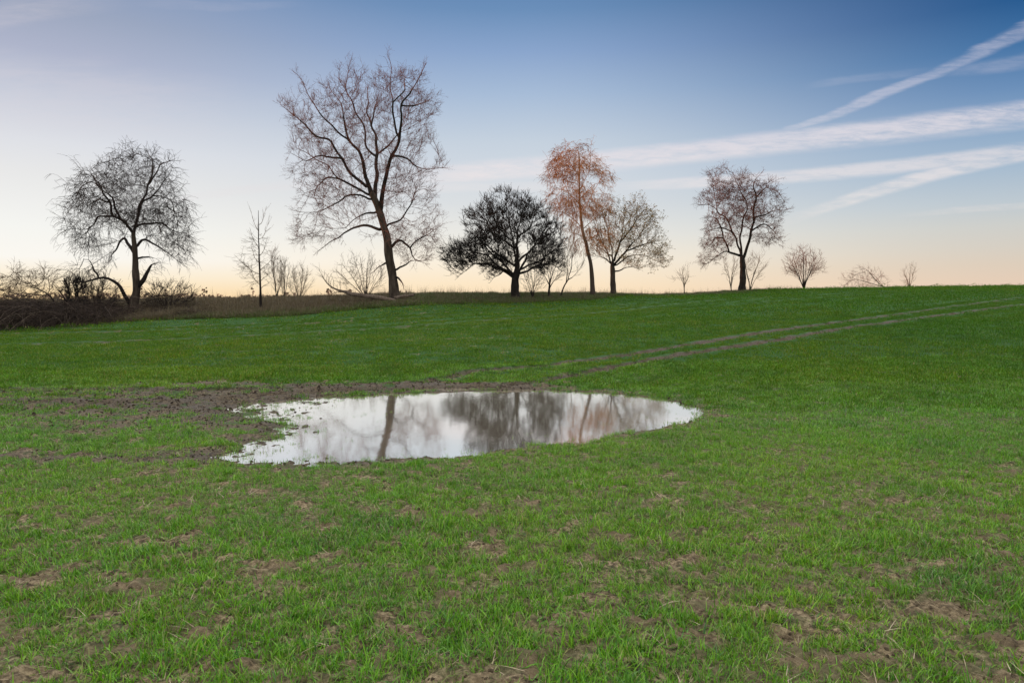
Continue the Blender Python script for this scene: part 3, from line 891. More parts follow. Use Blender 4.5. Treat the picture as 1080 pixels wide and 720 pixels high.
# --- the maple right of the birch
T5 = [
    [(647, 312), (646.6, 300), (646.2, 290), (646, 280)],
    [(645.5, 281), (641, 262.5), (632.5, 245), (627.5, 233)],
    [(646.5, 279), (646, 260), (642.5, 240), (640, 222)],
    [(647, 277), (656, 255), (661, 235), (665, 213)],
    [(647.5, 279), (660, 265), (672.5, 247.5), (686, 236)],
    [(648, 281), (662.5, 270), (677.5, 272.5), (693, 281)],
    [(647, 286), (656, 284), (668, 280), (680, 284)],
    [(645, 278), (632.5, 270), (624, 270)],
    [(656, 255), (667, 238), (676, 222)],
    [(660, 265), (676, 258), (694, 256)],
    [(645.5, 270), (638, 262), (628, 256)],
]
E5 = [(622, 242), (632, 227), (645, 214), (656, 207), (668, 205), (680, 216), (691, 229), (699, 246), (702, 262), (700, 278), (692, 287), (675, 287), (660, 281), (648, 272), (634, 279), (620, 271), (619, 256)]
make_tree("maple_tree", "bare round-crowned tree with pale tan bud tips just right of the birch", "tree", 44.5, T5, E5,
          (M['grey_bark'], M['dark_bark'], M['tw_tan']), 13, .14, .0055, 5600, Rb=.19, rtop=.15, floor=.05, clump=.3, outward=.4, jitter=.12, shrink=.93, step=.19, kill=.26, infl=1.3, trop=(0, 0, .06), thick=.85,
          spray=dict(src_r=.015, count=.9, L=.5, segs=4, spread=.5, trop=(0, 0, .3), r0=.0075, r1=.004, curl=.18, depth=1, sub=1.8, subL=.55), wob=.05, hollow=.25,
          buds=(M['bud'], 5000, .045))

# --- the lone tree on the right
T6 = [
    [(782.4, 309), (783, 298), (783.5, 289), (783.5, 272)],
    [(783, 274), (781.4, 263.3), (777, 239.7), (771.7, 226.7), (766.3, 216), (769.5, 196.6), (770.6, 176)],
    [(766.5, 216), (761, 203), (756.6, 190), (750, 180)],
    [(783.2, 270), (782.4, 250.4), (784.6, 235.3), (790, 218), (785, 200), (778, 186)],
    [(784.5, 272), (790, 250.4), (792, 224.6), (794.3, 209.5), (804, 198.8), (817, 190)],
    [(790.5, 244), (801.8, 237.5), (812.6, 248), (817, 261)],
    [(792, 231), (810.4, 224.6), (831, 223)],
    [(782, 270), (767.4, 264.4), (756.6, 269.8), (745.8, 277.3), (734, 279)],
    [(769, 264), (763, 248), (758.8, 233), (750, 226)],
    [(778, 244), (768, 238), (756, 240), (747, 248)],
    [(794, 212), (786, 200), (792, 186)],
    [(766, 216), (754, 212), (740, 212)],
    [(802, 200), (814, 204), (824, 212)],
    [(763, 250), (752, 254), (744, 262)],
]
E6 = [(735, 277), (740, 263), (747, 254), (743, 238), (749, 222), (739, 212), (743, 202), (749, 182), (765, 169), (784, 174), (794, 190), (816, 189), (823, 205), (830, 222), (825, 235), (822, 250), (819, 264), (810, 262), (800, 246), (788, 236),
      (774, 250), (764, 274), (746, 282), (737, 282)]
make_tree("lime_tree", "tall brown bare tree with forked trunk standing alone on the crest to the right", "tree", 52.0, T6, E6,
          (M['dark_bark'], M['dark_bark'], M['tw_brown']), 17, .18, .0065, 10500, Rb=.25, rtop=.19, floor=.06, clump=.35, outward=.3, jitter=.14, shrink=.9, step=.22, kill=.29, infl=1.5, trop=(0, 0, -.02), thick=.8,
          spray=dict(src_r=.018, count=2.7, L=.46, segs=4, spread=.65, trop=(0, 0, -.25), r0=.0085, r1=.0045, curl=.16, depth=1, sub=2.0, subL=.55), wob=.07, hollow=.15)

# --- slim young trees between the weeping tree and the willow
sp_s = dict(src_r=.02, count=1.3, L=.55, segs=3, spread=.45, trop=(0, 0, .5), r0=.0065, r1=.0035, curl=.15, depth=1, sub=1.0, subL=.5)
S1 = [[(275.3, 334), (274.8, 312), (274.2, 293), (273.2, 270), (272.8, 245), (272.4, 222)]]
for (y0, dx, up) in ((300, -16, 16), (296, 13, 14), (290, -18, 18), (284, 12, 16), (278, -14, 20), (270, 10, 20), (262, -11, 22), (254, 8, 20), (246, -7, 20), (238, 5, 16), (303, 8, 4)):
    S1.append([(274, y0), (274 + dx * .5, y0 - up * .35), (274 + dx, y0 - up)])
make_tree("slim_tree", "slim young tree with one straight stem, tallest of the small trees left of the willow", "tree", 38.5, S1,
          [(270, 228), (276, 228), (282, 258), (288, 285), (284, 302), (264, 303), (254, 282), (262, 250)],
          (M['dark_bark'], M['dark_bark'], M['tw_tan']), 41, .05, .007, 620, Rb=.075, rtop=.012, floor=.016, step=.2, kill=.34, infl=1.2, trop=(0, 0, .25), thick=.9, spray=dict(sp_s, count=1.5), wob=.02, thin=.02, skipfrac=.3)
def fan_limbs(bx, by, topy, half, n, rng, trunk=.15, lean=0):
    ty = by - (by - topy) * trunk
    L = [[(bx, by), (bx + lean * .2, ty)]]
    for k in range(n):
        a = (k + .5) / n * 2 - 1 + rng.uniform(-.1, .1)
        ex = bx + lean + a * half; ey = topy + (by - topy) * (.35 * abs(a) ** 1.8)
        L.append([(bx + lean * .2, ty + rng.uniform(0, 3)), (bx + lean * .5 + a * half * .38, ty - (ty - ey) * .42), (bx + lean * .8 + a * half * .75, ty - (ty - ey) * .78), (ex, ey)])
    return L
def shrub(name, label, D, bx, by, topy, half, n, mat, seed, trunk=.15, lean=0, att=300, R0=.06, spray=None, group=None, cat="shrub", env=None, trop=.2, base_w=.5, gap=.2):
    rng = np.random.default_rng(seed)
    H_ = by - topy
    e = env or [(bx - half * base_w, by - H_ * gap), (bx - half + lean, by - H_ * .45), (bx - half * .85 + lean, topy + H_ * .2), (bx - half * .3 + lean, topy),
                (bx + half * .35 + lean, topy + 1), (bx + half * .9 + lean, topy + H_ * .22), (bx + half + lean, by - H_ * .45), (bx + half * base_w, by - H_ * gap)]
    return make_tree(name, label, cat, D, fan_limbs(bx, by, topy + H_ * .12, half * .8, n, rng, trunk, lean), e, (M['dark_bark'], M['dark_bark'], mat), seed, R0, .008, att,
                     step=.2, kill=.3, infl=1.3, trop=(0, 0, trop), thick=.9, spray=spray or sp_s, wob=.03, thin=.022, skipfrac=0, group=group)
shrub("slim_tree", "narrow upright young tree, taller of the two close together right of the slim straight one", 56, 292, 320.5, 261, 6.5, 5, M['tw_tan'], 51, .1, cat="tree", att=480, R0=.06, group="young trees left of the willow")
shrub("slim_tree", "narrow bushy young tree between its taller neighbour and the pale round one", 57, 300, 320.5, 270, 6.5, 5, M['tw_tan'], 52, .1, cat="tree", att=460, R0=.055, group="young trees left of the willow")
shrub("slim_tree", "pale many-stemmed young tree, rightmost and lowest before the willow", 58, 315.5, 320.5, 281, 11, 9, M['tw_tan'], 53, .04, cat="tree", att=620, R0=.05, group="young trees left of the willow")
# --- undergrowth by the round pear and the birch
shrub("bare_shrub", "thin bare shrub growing under the right edge of the round dark tree", 42.5, 579, 314.5, 270, 15, 5, M['tw_dark'], 54, .35, 3, att=260, R0=.07, gap=.35)
shrub("bare_shrub", "low twiggy shrub right of the round dark tree's trunk", 42.2, 562, 315, 283, 13, 6, M['tw_dark'], 55, .1, att=220, R0=.05, gap=.15)
make_tree("leaning_sapling", "thin bare sapling leaning right towards the birch trunk", "tree", 42.8,
          [[(590, 314.3), (594, 304), (599, 295)], [(599, 295), (606, 290), (614, 282)], [(597, 299), (598, 288), (596, 276)], [(599, 295), (604, 280), (606, 268)]],
          [(590, 290), (592, 268), (602, 258), (614, 262), (618, 280), (608, 292)], (M['dark_bark'], M['dark_bark'], M['tw_tan']), 56, .05, .008, 160, step=.2, kill=.34, infl=1.3,
          spray=sp_s, thin=.02, skipfrac=.5)
shrub("sapling", "tiny lone sapling on the crest between the tan maple and the right tree", 50.5, 721.5, 311.2, 281, 7, 5, M['tw_tan'], 57, .38, att=110, R0=.035, gap=.5, cat="tree")
shrub("bare_shrub", "faint wispy shrub behind the left side of the right tree's trunk", 56, 771, 309.5, 266, 10, 5, M['tw_tan'], 58, .2, att=170, R0=.04, spray=dict(sp_s, count=.5), gap=.3)
shrub("bare_shrub", "bare shrub behind the right side of the right tree's trunk", 54.5, 790, 309, 269, 12, 5, M['tw_tan'], 59, .15, 5, att=260, R0=.06, gap=.3)
shrub("round_bush", "rounded fan-shaped bare bush on the crest right of the lone tall tree", 60, 848, 306.8, 262, 20, 11, M['tw_brown'], 60, .08, att=1500, R0=.09,
      spray=dict(sp_s, count=1.2, r0=.008), base_w=.25, gap=.25)
make_tree("low_bush", "low arching tangle of bare branches on the crest right of the round bush", "shrub", 65,
          [[(936, 305.5), (931, 302)], [(931, 302), (923, 295.5), (912, 285), (904, 283)], [(932, 302), (925, 290), (915, 287)], [(930, 302), (918, 298), (905, 294), (896, 300)],
           [(923, 296), (930, 290), (934, 292)], [(912, 286), (900, 290), (892, 296)]],
          [(888, 303), (890, 292), (900, 284), (915, 280), (928, 285), (936, 295), (932, 303)], (M['dark_bark'], M['dark_bark'], M['tw_brown']), 61, .05, .007, 600, Rb=.055, floor=.02, step=.22, kill=.34, infl=1.5,
          trop=(0, 0, -.1), spray=dict(sp_s, trop=(0, 0, .1)), thin=.025, skipfrac=0)
shrub("upright_shrub", "small upright wispy shrub, rightmost plant on the crest", 68, 959.5, 305, 281, 6.5, 6, M['tw_tan'], 62, .05, att=150, R0=.05, gap=.05, base_w=.8)
# --- brush at the far left
make_tree("arching_shrub", "pale arching bare branches rising above the dark thicket at the left edge", "shrub", 38.5,
          [[(60, 330), (56, 316), (48, 308)], [(48, 309), (36, 302), (24, 300), (17, 304)], [(44, 306), (32, 298), (20, 296), (17, 290)], [(52, 310), (50, 300), (46, 292)],
           [(40, 304), (46, 296), (48, 288)], [(26, 300), (21, 292), (26, 288)], [(50, 312), (30, 310), (8, 305), (-6, 296)], [(10, 306), (-4, 308), (-16, 304)]],
          [(-20, 306), (-15, 292), (5, 296), (18, 284), (34, 288), (50, 282), (62, 290), (60, 312), (20, 312)], (M['dark_bark'], M['dark_bark'], M['tw_tan']), 71, .05, .007, 700, Rb=.055, floor=.02, step=.18, kill=.28, infl=1.3,
          trop=(0, 0, -.1), spray=dict(sp_s, count=2.0, L=.6, trop=(0, 0, -.3), r0=.009), thin=.022, skipfrac=0, wob=.06)
shrub("dark_shrub", "small dense dark pointed shrub between the thicket and the weeping tree", 37.6, 80, 336, 296, 9, 7, M['tw_black'], 72, .05, att=700, R0=.09,
      spray=dict(sp_s, count=5, L=.4, r0=.013, r1=.008), base_w=1.1, gap=.05)
shrub("bare_shrub", "twiggy shrub at the foot of the weeping tree, on its right", 39, 178, 331, 300, 24, 9, M['tw_dark'], 73, .02, att=420, R0=.05, base_w=1.0, gap=.1, spray=dict(sp_s, count=2.6, r0=.009, r1=.005, trop=(0, 0, .1)))
shrub("bare_shrub", "tall tangled shrub under the weeping tree's low left limb", 37.8, 103, 336, 292, 17, 8, M['tw_dark'], 74, .05, att=460, R0=.05, base_w=1.0, gap=.1, spray=dict(sp_s, count=2.8, r0=.009, r1=.005, trop=(0, 0, .0)))
# --- dry shrub and fallen wood at the willow's foot
shrub("dry_shrub", "pale dry fan of thin branches behind the fallen branch, left of the willow trunk", 41.5, 388, 318, 268, 26, 9, M['tw_tan'], 75, .05, -8, att=330, R0=.05, base_w=.6, gap=.2,
      spray=dict(sp_s, count=.7, trop=(0, 0, .3)))
def fallen(name, label, D, limbs, mats, seed, R0, spray, env=None, natt=60):
    return make_tree(name, label, "branch", D, limbs, env, mats, seed, R0, .010, natt, step=.18, kill=.3, infl=1.0, spray=spray, thin=.022, skipfrac=.3, ground=False, wob=.04, thick=.3)
fallen("fallen_branch", "long fallen bare branch lying along the bank left of the willow trunk", 39.3,
       [[(425, 322), (412, 316.5), (398, 314), (384, 312), (372, 310.5), (364, 308)], [(374, 311), (366, 313), (361, 318)], [(364, 308), (352, 303), (345, 295), (341, 284)], [(362, 307), (350, 309), (344, 313)],
        [(398, 314), (388, 318), (376, 320)], [(384, 312), (380, 304), (384, 296)]],
       (M['dead_wood'], M['dead_wood'], M['tw_tan']), 81, .13, dict(sp_s, count=.9, L=.5),
       [(340, 285), (346, 284), (366, 304), (392, 300), (396, 312), (380, 318), (352, 312)], 90)
def log():
    D = 39.4
    a, c = P(423, 312.6, D), P(436.5, 311, D + .3)
    root = bpy.data.objects.new("broken_log", None); root.location = (*a[:2], float(height(np.array([a[0]]), np.array([D]))[0])); link(root)
    tag(root, "short broken log jutting out at the right foot of the willow trunk", "log")
    off = np.array(root.location)
    c2 = P(416, 314.5, D - .1)
    pts = catmull([c2, a, c], .12) - off
    d = np.gradient(pts, axis=0)
    r = np.linspace(.10, .075, len(pts)) * (1 + .1 * np.sin(np.arange(len(pts)) * 1.7))
    o = tubes("stem", pts[:-1], pts[1:], r[:-1], r[1:], d[:-1], d[1:], 12, M['dead_wood'], root)
    dd = unit(d[-1:]); e = pts[-1:]
    tubes("broken_end", e - dd * .02, e + dd * .05, np.array([.082]), np.array([.025]), dd, dd, 9, M['dark_bark'], root)
    s = pts[len(pts) // 2]
    tubes("side_stub", np.array([s]), np.array([s + (.1, .05, .28)]), np.array([.045]), np.array([.03]), np.array([[.1, .05, .3]]), np.array([[.1, .05, .3]]), 8, M['dead_wood'], root)
log()

# ------------------------------------------------------------------ thicket of brambles and stalks along the bank
def bramble():
    rng = np.random.default_rng(90)
    segsA = []; segsB = []; RA = []; RB = []; Dd = []
    def stems(n, px0, px1, hfun, r, off0, off1, arch, sag=.34):
        u = rng.uniform(gno(px0, 320)[0], gno(px1, 320)[0], n)
        ye = np.interp(u, EDGE_U[:, 0], EDGE_U[:, 1])
        Y = ye + rng.uniform(off0, off1, n); X = u * Y
        Z = height(X, Y)
        hh = hfun(u * 720 + 540) * (1 + .55 * fbm(X * .55, Y * .55, 2)) * rng.uniform(.45, 1.1, n)
        ang = rng.uniform(0, 2 * np.pi, n)
        d = np.stack([np.cos(ang) * .5, np.sin(ang) * .5, np.ones(n)], 1); d = unit(d)
        p = np.stack([X, Y, Z - .03], 1); L = hh * arch
        S = 7
        for j in range(S):
            d2 = unit(d + np.stack([np.cos(ang) * .22, np.sin(ang) * .22, -np.full(n, sag)], 1) + rng.normal(size=(n, 3)) * .16)
            nx = p + d2 * (L / S)[:, None]
            segsA.append(p); segsB.append(nx); RA.append(np.full(n, r * (1 - j / S * .6))); RB.append(np.full(n, r * (1 - (j + 1) / S * .6))); Dd.append(d2)
            p, d = nx, d2
    h1 = lambda px: np.interp(px, [-300, 0, 60, 100, 130, 200, 260, 400], [2.1, 2.0, 1.9, 1.7, 1.0, .75, .5, .4])
    stems(9500, -170, 112, h1, .0115, .05, 3.8, 1.75)
    stems(2600, -170, 108, h1, .0105, .3, 3.0, 1.9, .20)
    stems(3200, 100, 215, h1, .010, .05, 4, 1.6)
    n_dark = len(segsA)
    def flush(name, mat, label):
        o = tubes(name, np.concatenate(segsA), np.concatenate(segsB), np.concatenate(RA), np.concatenate(RB), np.concatenate(Dd), np.concatenate(Dd), 3, mat, None)
        tag(o, label, "brush", kind="stuff")
        for q in (segsA, segsB, RA, RB, Dd): q.clear()
    flush("bramble_thicket", plain("bramble_stems", (.050, .035, .027), .8, 3.0), "dense dark thicket of arching bramble stems at the left edge and under the weeping tree")
    stems(420, -170, 112, h1, .013, .0, 2.2, 1.9, .30)
    flush("pale_bramble_stems", M['dead_wood'], "scattered pale dead stems arching out of the dark thicket at the left edge")
    stems(5200, 195, 425, h1, .007, .3, 5.5, 1.2)
    stems(1300, 340, 452, h1, .008, .5, 3.0, 1.6)
    flush("dry_brush", plain("dry_stems", (.13, .085, .058), .4, 1.2), "low reddish brown dry stalks along the bank between the weeping tree and the willow")
bramble()

# ------------------------------------------------------------------ instanced ground cover
def leafmat(name, cols, trans=.25, spec=.42, rough=.30):
    m = bpy.data.materials.new(name); m.use_nodes = True; t = m.node_tree; b = NB(t); bs = t.nodes['Principled BSDF']
    oi = t.nodes.new('ShaderNodeObjectInfo')
    at = t.nodes.new('ShaderNodeAttribute'); at.attribute_name = 'blade'
    v = b.m('FRACT', b.add(oi.outputs['Random'], at.outputs['Fac']))
    col = b.ramp(v, [(i / (len(cols) - 1), (*c, 1)) for i, c in enumerate(cols)])
    if trans > .2:
        geo = t.nodes.new('ShaderNodeNewGeometry')
        n1 = b.noise(geo.outputs['Position'], .9, 4, .65); n2 = b.noise(geo.outputs['Position'], .16, 3, .5)
        tone = b.ramp(n1, [(.30, (.62, .72, .95, 1)), (.50, (1.0, 1.0, .9, 1)), (.70, (1.05, 1.04, .6, 1))])
        col = b.mix(1.0, col, tone, 'MULTIPLY')
        col = b.mix(b.step(n2, .4, .62, 0.0, .6), col, b.mix(1.0, col, (1.5, 1.12, .95, 1), 'MULTIPLY'))
    if trans > .2:   # leaf colour gets darker towards the right of the field
        sx = t.nodes.new('ShaderNodeSeparateXYZ'); t.links.new(geo.outputs['Position'], sx.inputs[0])
        col = b.mix(b.step(sx.outputs[0], 2.5, 16, 0.0, .75), col, b.mix(1.0, col, (.55, .80, .8, 1), 'MULTIPLY'))
    t.links.new(col, bs.inputs['Base Color']); bs.inputs['Roughness'].default_value = rough; bs.inputs['Specular IOR Level'].default_value = spec
    tr = t.nodes.new('ShaderNodeBsdfTranslucent'); t.links.new(b.mix(.5, col, (.16, .30, .02, 1)) if trans > .2 else col, tr.inputs[0])
    mx = t.nodes.new('ShaderNodeMixShader'); mx.inputs[0].default_value = trans
    t.links.new(bs.outputs[0], mx.inputs[1]); t.links.new(tr.outputs[0], mx.inputs[2])
    t.links.new(mx.outputs[0], t.nodes['Material Output'].inputs[0])
    return m
MG = leafmat("wheat_leaf", [(.026, .120, .016), (.120, .370, .010), (.215, .480, .014), (.150, .410, .012), (.032, .150, .028), (.280, .520, .030), (.105, .345, .012), (.36, .34, .15), (.085, .265, .014), (.130, .350, .014)], .30)
MGF = leafmat("wheat_leaf_dense", [(.050, .155, .014), (.090, .225, .014), (.135, .262, .016), (.062, .175, .014), (.038, .130, .014), (.165, .255, .022), (.21, .20, .08)], .25, .15, .6)
MO = leafmat("verge_green_leaf", [(.10, .16, .03), (.17, .17, .06), (.07, .14, .022), (.20, .18, .09), (.09, .17, .025)], .2)
MD = leafmat("dry_grass_leaf", [(.22, .165, .09), (.14, .10, .06), (.09, .085, .035), (.30, .24, .14), (.16, .12, .07)], .15)
MS = leafmat("straw", [(.42, .33, .20), (.30, .22, .13), (.50, .42, .28)], .1)

def tuft(name, rng, n, rad, l0, l1, w, segs, mat, lean=.5, bend=1.0, flat=0.0):
    """n separate tapered blades rooted within rad"""
    a = rng.uniform(0, 2 * np.pi, n); rr = rad * np.sqrt(rng.uniform(0, 1, n))
    p = np.stack([rr * np.cos(a), rr * np.sin(a), np.full(n, -.012)], 1)
    yaw = rng.uniform(0, 2 * np.pi, n); ln = rng.uniform(l0, l1, n)
    tilt = np.abs(rng.normal(0, lean, n)) + flat
    side = np.stack([-np.sin(yaw), np.cos(yaw), np.zeros(n)], 1)
    bd = rng.uniform(.2, 1, n) * bend
    V = []; q = []
    vv = np.zeros((n, (segs + 1) * 2, 3))
    ww = w * rng.uniform(.7, 1.25, n)
    for j in range(segs + 1):
        t = j / segs
        wid = ww * (1 - .85 * t ** 1.6) * (.75 + .5 * min(t * 3, 1)) * .5
        vv[:, 2 * j] = p - side * wid[:, None]; vv[:, 2 * j + 1] = p + side * wid[:, None]
        ti = np.clip(tilt + bd * t, 0, 1.75)
        d = np.stack([np.cos(yaw) * np.sin(ti), np.sin(yaw) * np.sin(ti), np.cos(ti)], 1)
        p = p + d * (ln / segs)[:, None]
    base = np.arange(n)[:, None, None] * (segs + 1) * 2
    k = np.arange(segs)[None, :, None] * 2
    q = (base + k + np.array([0, 1, 3, 2])[None, None]).reshape(-1, 4)
    me = np_mesh(name, vv.reshape(-1, 3), q, mat, True)
    bl = np.repeat(rng.uniform(0, .55, n), (segs + 1) * 2).astype(np.float32)
    at = me.attributes.new('blade', 'FLOAT', 'POINT'); at.data.foreach_set('value', bl)
    return bpy.data.objects.new(name, me)

def clod(name, rng, mat):
    import bmesh
    bm = bmesh.new(); bmesh.ops.create_icosphere(bm, subdivisions=2, radius=.5)
    ph = rng.uniform(0, 50)
    for v in bm.verts:
        c = v.co
        f = 1 + .45 * float(perlin(np.array([c.x * 2.2 + ph]), np.array([c.y * 2.2 + c.z * 1.7 + ph]))[0]) + .2 * float(perlin(np.array([c.x * 6 + ph]), np.array([c.y * 6 + c.z * 5]))[0])
        v.co = c * f; v.co.z *= .6
    me = bpy.data.meshes.new(name); bm.to_mesh(me); bm.free(); me.materials.append(mat)
    return bpy.data.objects.new(name, me)

def scatter(name, sources, pts, idx, scale, rot, label, cat):
    col = bpy.data.collections.new(name + "_kinds")
    for i, s in enumerate(sources):
        s.name = "%s_%02d" % (name, i); col.objects.link(s)
    me = bpy.data.meshes.new(name)
    me.vertices.add(len(pts)); me.vertices.foreach_set('co', np.asarray(pts, np.float32).ravel())
    a = me.attributes.new('pick', 'INT', 'POINT'); a.data.foreach_set('value', np.asarray(idx, np.int32))
    a = me.attributes.new('sc', 'FLOAT_VECTOR', 'POINT'); a.data.foreach_set('vector', np.asarray(scale, np.float32).ravel())
    a = me.attributes.new('rt', 'FLOAT_VECTOR', 'POINT'); a.data.foreach_set('vector', np.asarray(rot, np.float32).ravel())
    o = link(bpy.data.objects.new(name, me))
    ng = bpy.data.node_groups.new(name + "_scatter", 'GeometryNodeTree')
    ng.interface.new_socket("Geometry", in_out='INPUT', socket_type='NodeSocketGeometry')
    ng.interface.new_socket("Geometry", in_out='OUTPUT', socket_type='NodeSocketGeometry')
    N, L = ng.nodes, ng.links
    gi, go = N.new('NodeGroupInput'), N.new('NodeGroupOutput')
    ci = N.new('GeometryNodeCollectionInfo'); ci.inputs['Collection'].default_value = col
    ci.inputs['Separate Children'].default_value = True; ci.inputs['Reset Children'].default_value = True
    iop = N.new('GeometryNodeInstanceOnPoints'); iop.inputs['Pick Instance'].default_value = True
    def na(n, ty):
        x = N.new('GeometryNodeInputNamedAttribute'); x.data_type = ty; x.inputs['Name'].default_value = n
        return [s for s in x.outputs if s.name == 'Attribute' and s.enabled][0]
    L.new(gi.outputs[0], iop.inputs['Points']); L.new(ci.outputs[0], iop.inputs['Instance'])
    L.new(na('pick', 'INT'), iop.inputs['Instance Index']); L.new(na('sc', 'FLOAT_VECTOR'), iop.inputs['Scale'])
    e2r = N.new('FunctionNodeEulerToRotation'); L.new(na('rt', 'FLOAT_VECTOR'), e2r.inputs[0]); L.new(e2r.outputs[0], iop.inputs['Rotation'])
    L.new(iop.outputs[0], go.inputs[0])
    md = o.modifiers.new("scatter", 'NODES'); md.node_group = ng
    tag(o, label, cat, kind="stuff")
    return o

def sample_band(rng, y0, y1, dens, k=.86, pad=1.6):
    """uniform points over the strip of ground between two distances"""
    def width(y): return 2 * (k * y + pad)
    area = (width(y0) + width(y1)) / 2 * (y1 - y0)
    n = int(area * dens)
    y = rng.uniform(y0, y1, int(n * 1.6)); keep = rng.uniform(0, 1, len(y)) < width(y) / width(y1)
    y = y[keep]; x = rng.uniform(-.5, .5, len(y)) * width(y)
    return x, y

def crop():
    rng = np.random.default_rng(101)
    src = []
    for i in range(6): src.append(tuft("g", rng, 22, .055, .030, .072, .0044, 4, MG, .95, 1.3))          # near plants
    for i in range(4): src.append(tuft("g", rng, 50, .13, .030, .068, .0060, 3, MG, .95, 1.1))            # middle
    for i in range(3): src.append(tuft("g", rng, 90, .34, .035, .070, .012, 2, MGF, .8, .7))             # far
    for i in range(2): src.append(tuft("g", rng, 100, .75, .035, .075, .026, 2, MGF, .8, .5))               # farthest
    for i in range(2): src.append(tuft("g", rng, 5, .06, .04, .11, .0035, 3, MS, .3, .5, 1.15))          # straw lying about
    for i in range(2): src.append(tuft("g", rng, 34, .13, .035, .065, .010, 2, MGF, .8, .7))
    PT, ID, SCL, RT = [], [], [], []
    def put(y0, y1, dens, ids, s0, s1, thr=.0, straw=False, gamma=1.0, tkmode=0):
        x, y = sample_band(rng, y0, y1, dens)
        f = fields(x, y)
        c = f['cov'] ** gamma
        if straw: c = (.25 + .75 * (1 - f['cov'])) * (1 - f['ver']) * (f['sw'] < -.1)
        if tkmode == 1: c = c * (f['tk'] < .05)
        if tkmode == 2: c = c * (f['tk'] >= .05)
        k = rng.uniform(0, 1, len(x)) < c
        x, y = x[k], y[k]
        ff = {kk: v[k] for kk, v in f.items()}
        z = height(x, y, ff)
        n = len(x)
        vig = (.72 + .38 * ff['cov']) * (1 + .25 * fbm(x * .8, y * .8, 2))
        s = rng.uniform(s0, s1, n) * (1 if straw else vig)
        PT.append(np.stack([x, y, z], 1)); ID.append(rng.choice(ids, n)); SCL.append(np.stack([s, s, s * rng.uniform(.8, 1.2, n)], 1))
        RT.append(np.stack([rng.normal(0, .12, n), rng.normal(0, .12, n), rng.uniform(0, 6.28, n)], 1))
    put(1.6, 5.2, 470, [0, 1, 2, 3, 4, 5], .6, 1.25)
    put(5.2, 9, 360, [0, 1, 2, 3, 4, 5], .6, 1.15)
    put(10.5, 17, 45, [17, 18], .7, 1.2)
    put(9, 17, 80, [6, 7, 8, 9], .7, 1.2)
    put(13.5, 30, 14, [10, 11, 12], .8, 1.25, tkmode=1)
    put(16.5, 36, 60, [17, 18], .7, 1.1, tkmode=2)
    put(36, 66, 22, [17, 18], .8, 1.3, tkmode=2)
    put(30, 72, 3.2, [13, 14], .8, 1.2, tkmode=1)
    put(1.6, 9, 120, [15, 16], .4, 1.3, straw=True)
    # sprouts standing in the shallow water and along its edge
    x = rng.uniform(-5.6, 4.4, 18000); y = rng.uniform(6.6, 14.2, 18000)
    f = fields(x, y); s = f['sw']
    h0 = height(x, y, f)
    pr = np.where(s > 0, np.exp(-s / .24) * .75 + .42 * smooth01(x, -1.2, -3.2), 0) * (s < 2) + ((s <= 0) & (s > -.12)) * .35
    pr *= .3 + .7 * (fbm(x * 2, y * 2, 2) > -.05)
    k = rng.uniform(0, 1, len(x)) < pr * .8
    z = np.maximum(h0[k], -.03)
    n = k.sum(); sc = rng.uniform(.55, 1.15, n)
    PT.append(np.stack([x[k], y[k], z], 1)); ID.append(rng.choice([0, 1, 2, 3, 4, 5], n)); SCL.append(np.stack([sc, sc, sc], 1)); RT.append(np.stack([rng.normal(0, .1, n), rng.normal(0, .1, n), rng.uniform(0, 6, n)], 1))
    print("CROP instances", sum(map(len, ID)))
    scatter("crop_grass", src, np.concatenate(PT), np.concatenate(ID), np.concatenate(SCL), np.concatenate(RT), "short bright green young winter wheat with gaps of bare soil", "grass")
crop()

def dry_verge():
    rng = np.random.default_rng(103)
    src = [tuft("d", rng, 60, .30, .10, .34, .010, 3, MD, .35, .7) for i in range(4)] + [tuft("d", rng, 7, .22, .45, .95, .009, 4, MD, .14, .35) for i in range(3)] + [tuft("d", rng, 70, .30, .08, .24, .011, 3, MO, .4, .8) for i in range(3)]
    n = 26000
    u = rng.uniform(-1.0, .42, n)
    ye = np.interp(u, EDGE_U[:, 0], EDGE_U[:, 1])
    w = np.interp(u, [-1, -.3, 0, .15, .3, .42], [9, 9, 8, 6, 3.5, 2.0])
    y = ye - .15 + w * rng.uniform(0, 1, n) ** 1.2; x = u * y
    f = fields(x, y); z = height(x, y, f)
    tall = rng.uniform(0, 1, n) < .045
    idx = np.where(tall, rng.integers(4, 7, n), rng.integers(0, 4, n)); gr = ~tall & (rng.uniform(0, 1, n) < np.maximum(.9 * smooth01(u, -.24, -.12), .8 * smooth01(y - ye, 2.2, .8) * smooth01(u, -.56, -.45))); idx = np.where(gr, rng.integers(7, 10, n), idx); s = rng.uniform(.6, 1.15, n) * np.interp(u, [-.2, 0, .42], [1, .8, .6])
    sc = np.stack([s, s, s], 1); rt = np.stack([rng.normal(0, .15, n), rng.normal(0, .15, n), rng.uniform(0, 6.28, n)], 1)
    # weeds along the crest to the right
    m = 260
    u2 = rng.uniform(.3, .75, m); y2 = np.interp(u2, EDGE_U[:, 0], EDGE_U[:, 1]) + rng.uniform(-.5, 1, m); x2 = u2 * y2; z2 = height(x2, y2)
    s2 = rng.uniform(.3, .6, m)
    scatter("dry_grass", src, np.concatenate([np.stack([x, y, z], 1), np.stack([x2, y2, z2], 1)]), np.concatenate([idx, rng.integers(0, 7, m)]),
            np.concatenate([sc, np.stack([s2] * 3, 1)]), np.concatenate([rt, np.stack([s2 * 0, s2 * 0, rng.uniform(0, 6, m)], 1)]),
            "straw coloured and olive rough grass on the uncut bank under the trees", "grass")
dry_verge()

